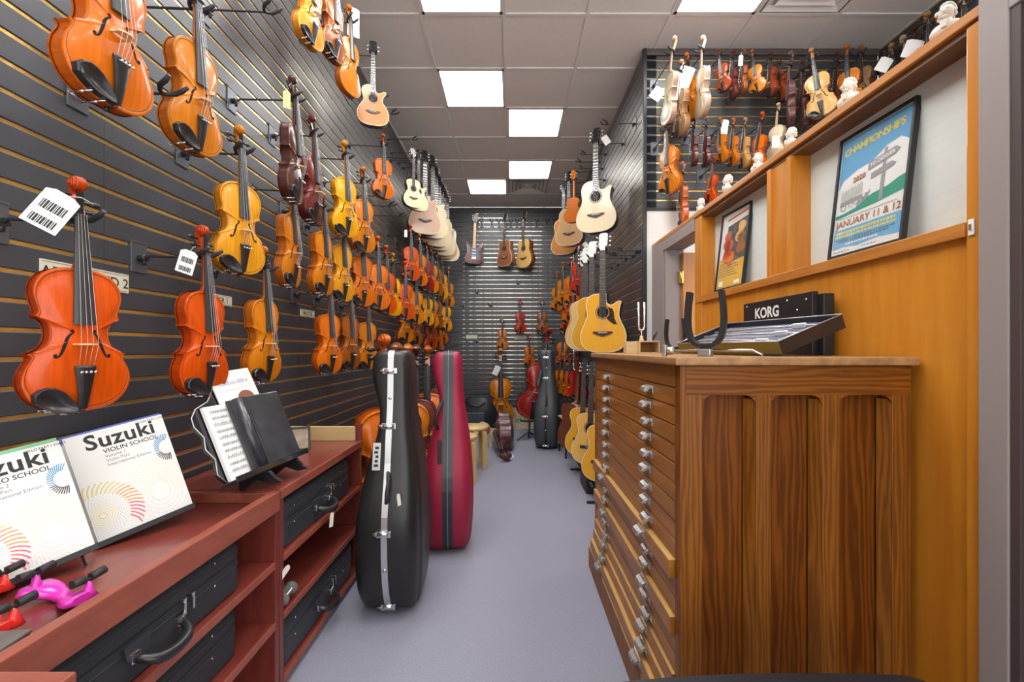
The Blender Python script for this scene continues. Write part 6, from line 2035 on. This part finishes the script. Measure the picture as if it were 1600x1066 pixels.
stool('birch bentwood stool half hidden behind the crimson case', (-0.490, 4.12, 0))
stool('birch bentwood stool farther back, left of the lying cello', (-0.415, 4.62, 0))
ch = thing('chair', 'wooden-seated chair behind the grey cello case', 'chair', (0.80, 5.18, 0), (0, 0, math.radians(-85)))
MB().bbox(-0.20, 0.20, -0.20, 0.20, 0.425, 0.445, 0.006).build('seat', M_BIRCH, ch)
MB().bbox(-0.19, 0.19, 0.19, 0.21, 0.62, 0.80, 0.006).build('backrest', M_BIRCH, ch)
for (x, y) in ((-0.17, -0.17), (0.17, -0.17), (-0.17, 0.18), (0.17, 0.18)):
    MB().tube([(x, y, 0.425 if y < 0 else 0.80), (x * 1.08, y * 1.08, 0)], 0.011, 8).build('leg', M_STEEL, ch)
# black gig bag slumped by the back wall
gb = thing('gig_bag', 'slumped black gig bag beside the upright amber cello', 'bag', (-0.52, 6.45, 0))
q = MB()
rnd = random.Random(5)
prof = [(0.0, 0.10, 0.24), (0.10, 0.13, 0.27), (0.25, 0.14, 0.29), (0.38, 0.13, 0.27), (0.48, 0.10, 0.22), (0.55, 0.05, 0.13)]
N = 20
for (z, ty, hx) in prof:
    for k in range(N):
        a = 2 * PI * k / N
        j = 1 + 0.10 * math.sin(3 * a + z * 9) + rnd.uniform(-0.03, 0.03)
        q.v.append((hx * math.cos(a) * j + 0.08 * z, ty * math.sin(a) * j, z))
for i in range(len(prof) - 1):
    for k in range(N):
        k2 = (k + 1) % N
        q.f.append([i * N + k, i * N + k2, (i + 1) * N + k2, (i + 1) * N + k]); q.m.append(0); q.sm.append(True)
q.f.append([k for k in range(N)][::-1]); q.m.append(0); q.sm.append(False)
q.f.append([(len(prof) - 1) * N + k for k in range(N)]); q.m.append(0); q.sm.append(True)
link('body', fix(q.mesh('body', mat('bag_nylon', (0.016, 0.018, 0.024), rough=0.42, bump=0.5, bscale=14))), gb)
MB().bbox(-0.16, 0.14, -0.165, -0.125, 0.10, 0.34, 0.02).build('pocket', mat('bag_blue_grey', (0.045, 0.055, 0.075), rough=0.5), gb)
MB().tube([(-0.12, -0.10, 0.50), (-0.05, -0.15, 0.44), (0.05, -0.16, 0.42), (0.15, -0.11, 0.48)], 0.012, 7).build('strap', M_RUBBER, gb)
# boom stand rising behind the crimson case
bs = thing('boom_stand', 'thin black boom stand rising behind the crimson case', 'stand', (-0.62, 5.0, 0))
MB().tube([(0, 0, 0.02), (-0.0, 0, 0.70), (-0.14, 0.0, 1.24)], 0.010, 8).build('pole', mat('pole_grey', (0.30, 0.31, 0.32), rough=0.35, metal=0.7), bs)
MB().tube([(-0.15, 0, 1.20), (-0.13, 0, 1.27), (0.02, 0, 1.31), (0.06, 0, 1.32)], 0.009, 8).build('boom', M_STEEL, bs)
MB().tube([(-0.08, -0.02, 1.15), (-0.02, -0.02, 1.02), (0.03, -0.02, 0.92), (0.04, -0.02, 0.84), (0.03, -0.02, 0.72)], 0.016, 8).build('cable', M_RUBBER, bs)
MB().bbox(0.005, 0.06, -0.035, 0.01, 0.83, 0.88, 0.006).build('clamp', M_PAPER, bs)
for k in range(3):
    a = 2 * PI * k / 3 + 0.5
    MB().tube([(0, 0, 0.22), (0.22 * math.cos(a), 0.22 * math.sin(a), 0.008)], 0.008, 7).build('leg', M_STEEL, bs)
# scroll-cut wooden easel by the lying cello, printed floor mat
wo = thing('carved_stand', 'pale carved wooden stand left of the lying cello', 'stand', (-0.36, 5.55, 0), (0, 0, 0.2))
q = MB()
q.prism([(-0.12, 0), (-0.09, 0), (-0.08, 0.16), (-0.03, 0.20), (0.0, 0.14), (0.03, 0.20), (0.08, 0.16), (0.09, 0), (0.12, 0), (0.12, 0.22), (0.07, 0.30), (0, 0.33), (-0.07, 0.30), (-0.12, 0.22)], -0.012, 0.012)
link('board', fix(q.mesh('board', mat('carved_pale', (0.62, 0.55, 0.38), rough=0.5))), wo)
MB().lathe([(0.055, -0.004), (0.06, 0.0), (0.055, 0.004)], 18, M=Matrix.Translation((0.04, -0.016, 0.225)) @ Matrix.Rotation(PI / 2, 4, 'X')).build('medallion', mat('medallion_red', (0.28, 0.05, 0.04), rough=0.4), wo)
mt_ = thing('floor_mat', 'cream patterned mat on the floor by the back wall', 'mat', (0.10, 7.05, 0.0))
MB().bbox(-0.26, 0.40, -0.30, 0.30, 0.001, 0.012, 0.003).build('mat', mat('mat_cream', (0.55, 0.50, 0.38), rough=0.8, noise=0.6, nscale=14, col2=(0.20, 0.16, 0.10)), mt_)
MB().bbox(-0.28, 0.42, 0.30, 0.33, 0.0, 0.26, 0.003).build('upright_panel', MATS['mat_cream'], mt_)
# shelf of classical guitars standing on the right
gs = thing('guitar_stand', 'low black rack holding the classical guitars', 'stand', (0.78, 3.95, 0))
for y in (-0.42, 0.55):
    MB().tube([(-0.16, y, 0.012), (0.18, y, 0.012)], 0.011, 8).build('foot', M_STEEL, gs)
    MB().tube([(0.15, y, 0.012), (0.20, y, 0.62)], 0.010, 8).build('upright', M_STEEL, gs)
for (x, z) in ((-0.11, 0.13), (0.08, 0.13), (0.20, 0.62)):
    MB().tube([(x, -0.42, z), (x, 0.55, z)], 0.011, 8).build('rail', M_RUBBER, gs)
MB().bbox(-0.13, 0.10, -0.20, 0.10, 0.012, 0.12, 0.01).build('base_pad', M_RUBBER, gs)
for i, (px, py, d, s, tp_, wds) in enumerate([(921, 727, 3.98, 0.97, 'honeyc', 'golden classical guitar beside the cabinet with visible sound hole'), (909, 713, 4.26, 0.97, 'sun', 'deeper yellow classical guitar just behind the front classical one'), (940, 754, 3.6, 0.97, 'sun', 'classical guitar mostly hidden by the cabinet edge')]):
    VARNISH.setdefault('honeyc', (0.84, 0.48, 0.12))
    guitar(wds, at(px, py, d), -28, 0, -5, kind='classical', scale=s, top=tp_, sides='mahogany', group='classical guitars on the rack')
gbk = guitar('dark backed guitar at the far end of the classical rack', at(897, 700, 4.55), 120, 0, 4, kind='classical', scale=0.95, top='koa', sides='mahogany', group='classical guitars on the rack')
# padded bench that just enters the bottom of the view
bn_ = thing('padded_bench', 'black padded bench top entering at the bottom right', 'bench', (0.565, 0.80, 0))
q = MB()
nx_, ny_ = 16, 8
for i in range(nx_ + 1):
    for j in range(ny_ + 1):
        u_, v_ = -1 + 2 * i / nx_, -1 + 2 * j / ny_
        q.v.append((0.36 * u_, 0.17 * v_, 0.505 + 0.045 * (1 - abs(u_ - 0.25) ** 2.4 * 0.5) * (1 - 0.35 * abs(v_) ** 4) * (1 - max(0, abs(u_) - 0.9) * 4)))
for i in range(nx_):
    for j in range(ny_):
        a = i * (ny_ + 1) + j
        q.f.append([a, a + ny_ + 1, a + ny_ + 2, a + 1]); q.m.append(0); q.sm.append(True)
q.bbox(-0.36, 0.36, -0.17, 0.17, 0.44, 0.518, 0.012)
q.build('cushion', mat('bench_vinyl', (0.016, 0.018, 0.023), rough=0.45), bn_)
MB().bbox(-0.34, 0.34, -0.155, 0.155, 0.39, 0.44, 0.004).build('apron', M_BLACK, bn_)
for x in (-0.31, 0.31):
    for y in (-0.13, 0.13):
        MB().bbox(x - 0.022, x + 0.022, y - 0.022, y + 0.022, 0, 0.392, 0.003).build('leg', M_BLACK, bn_)
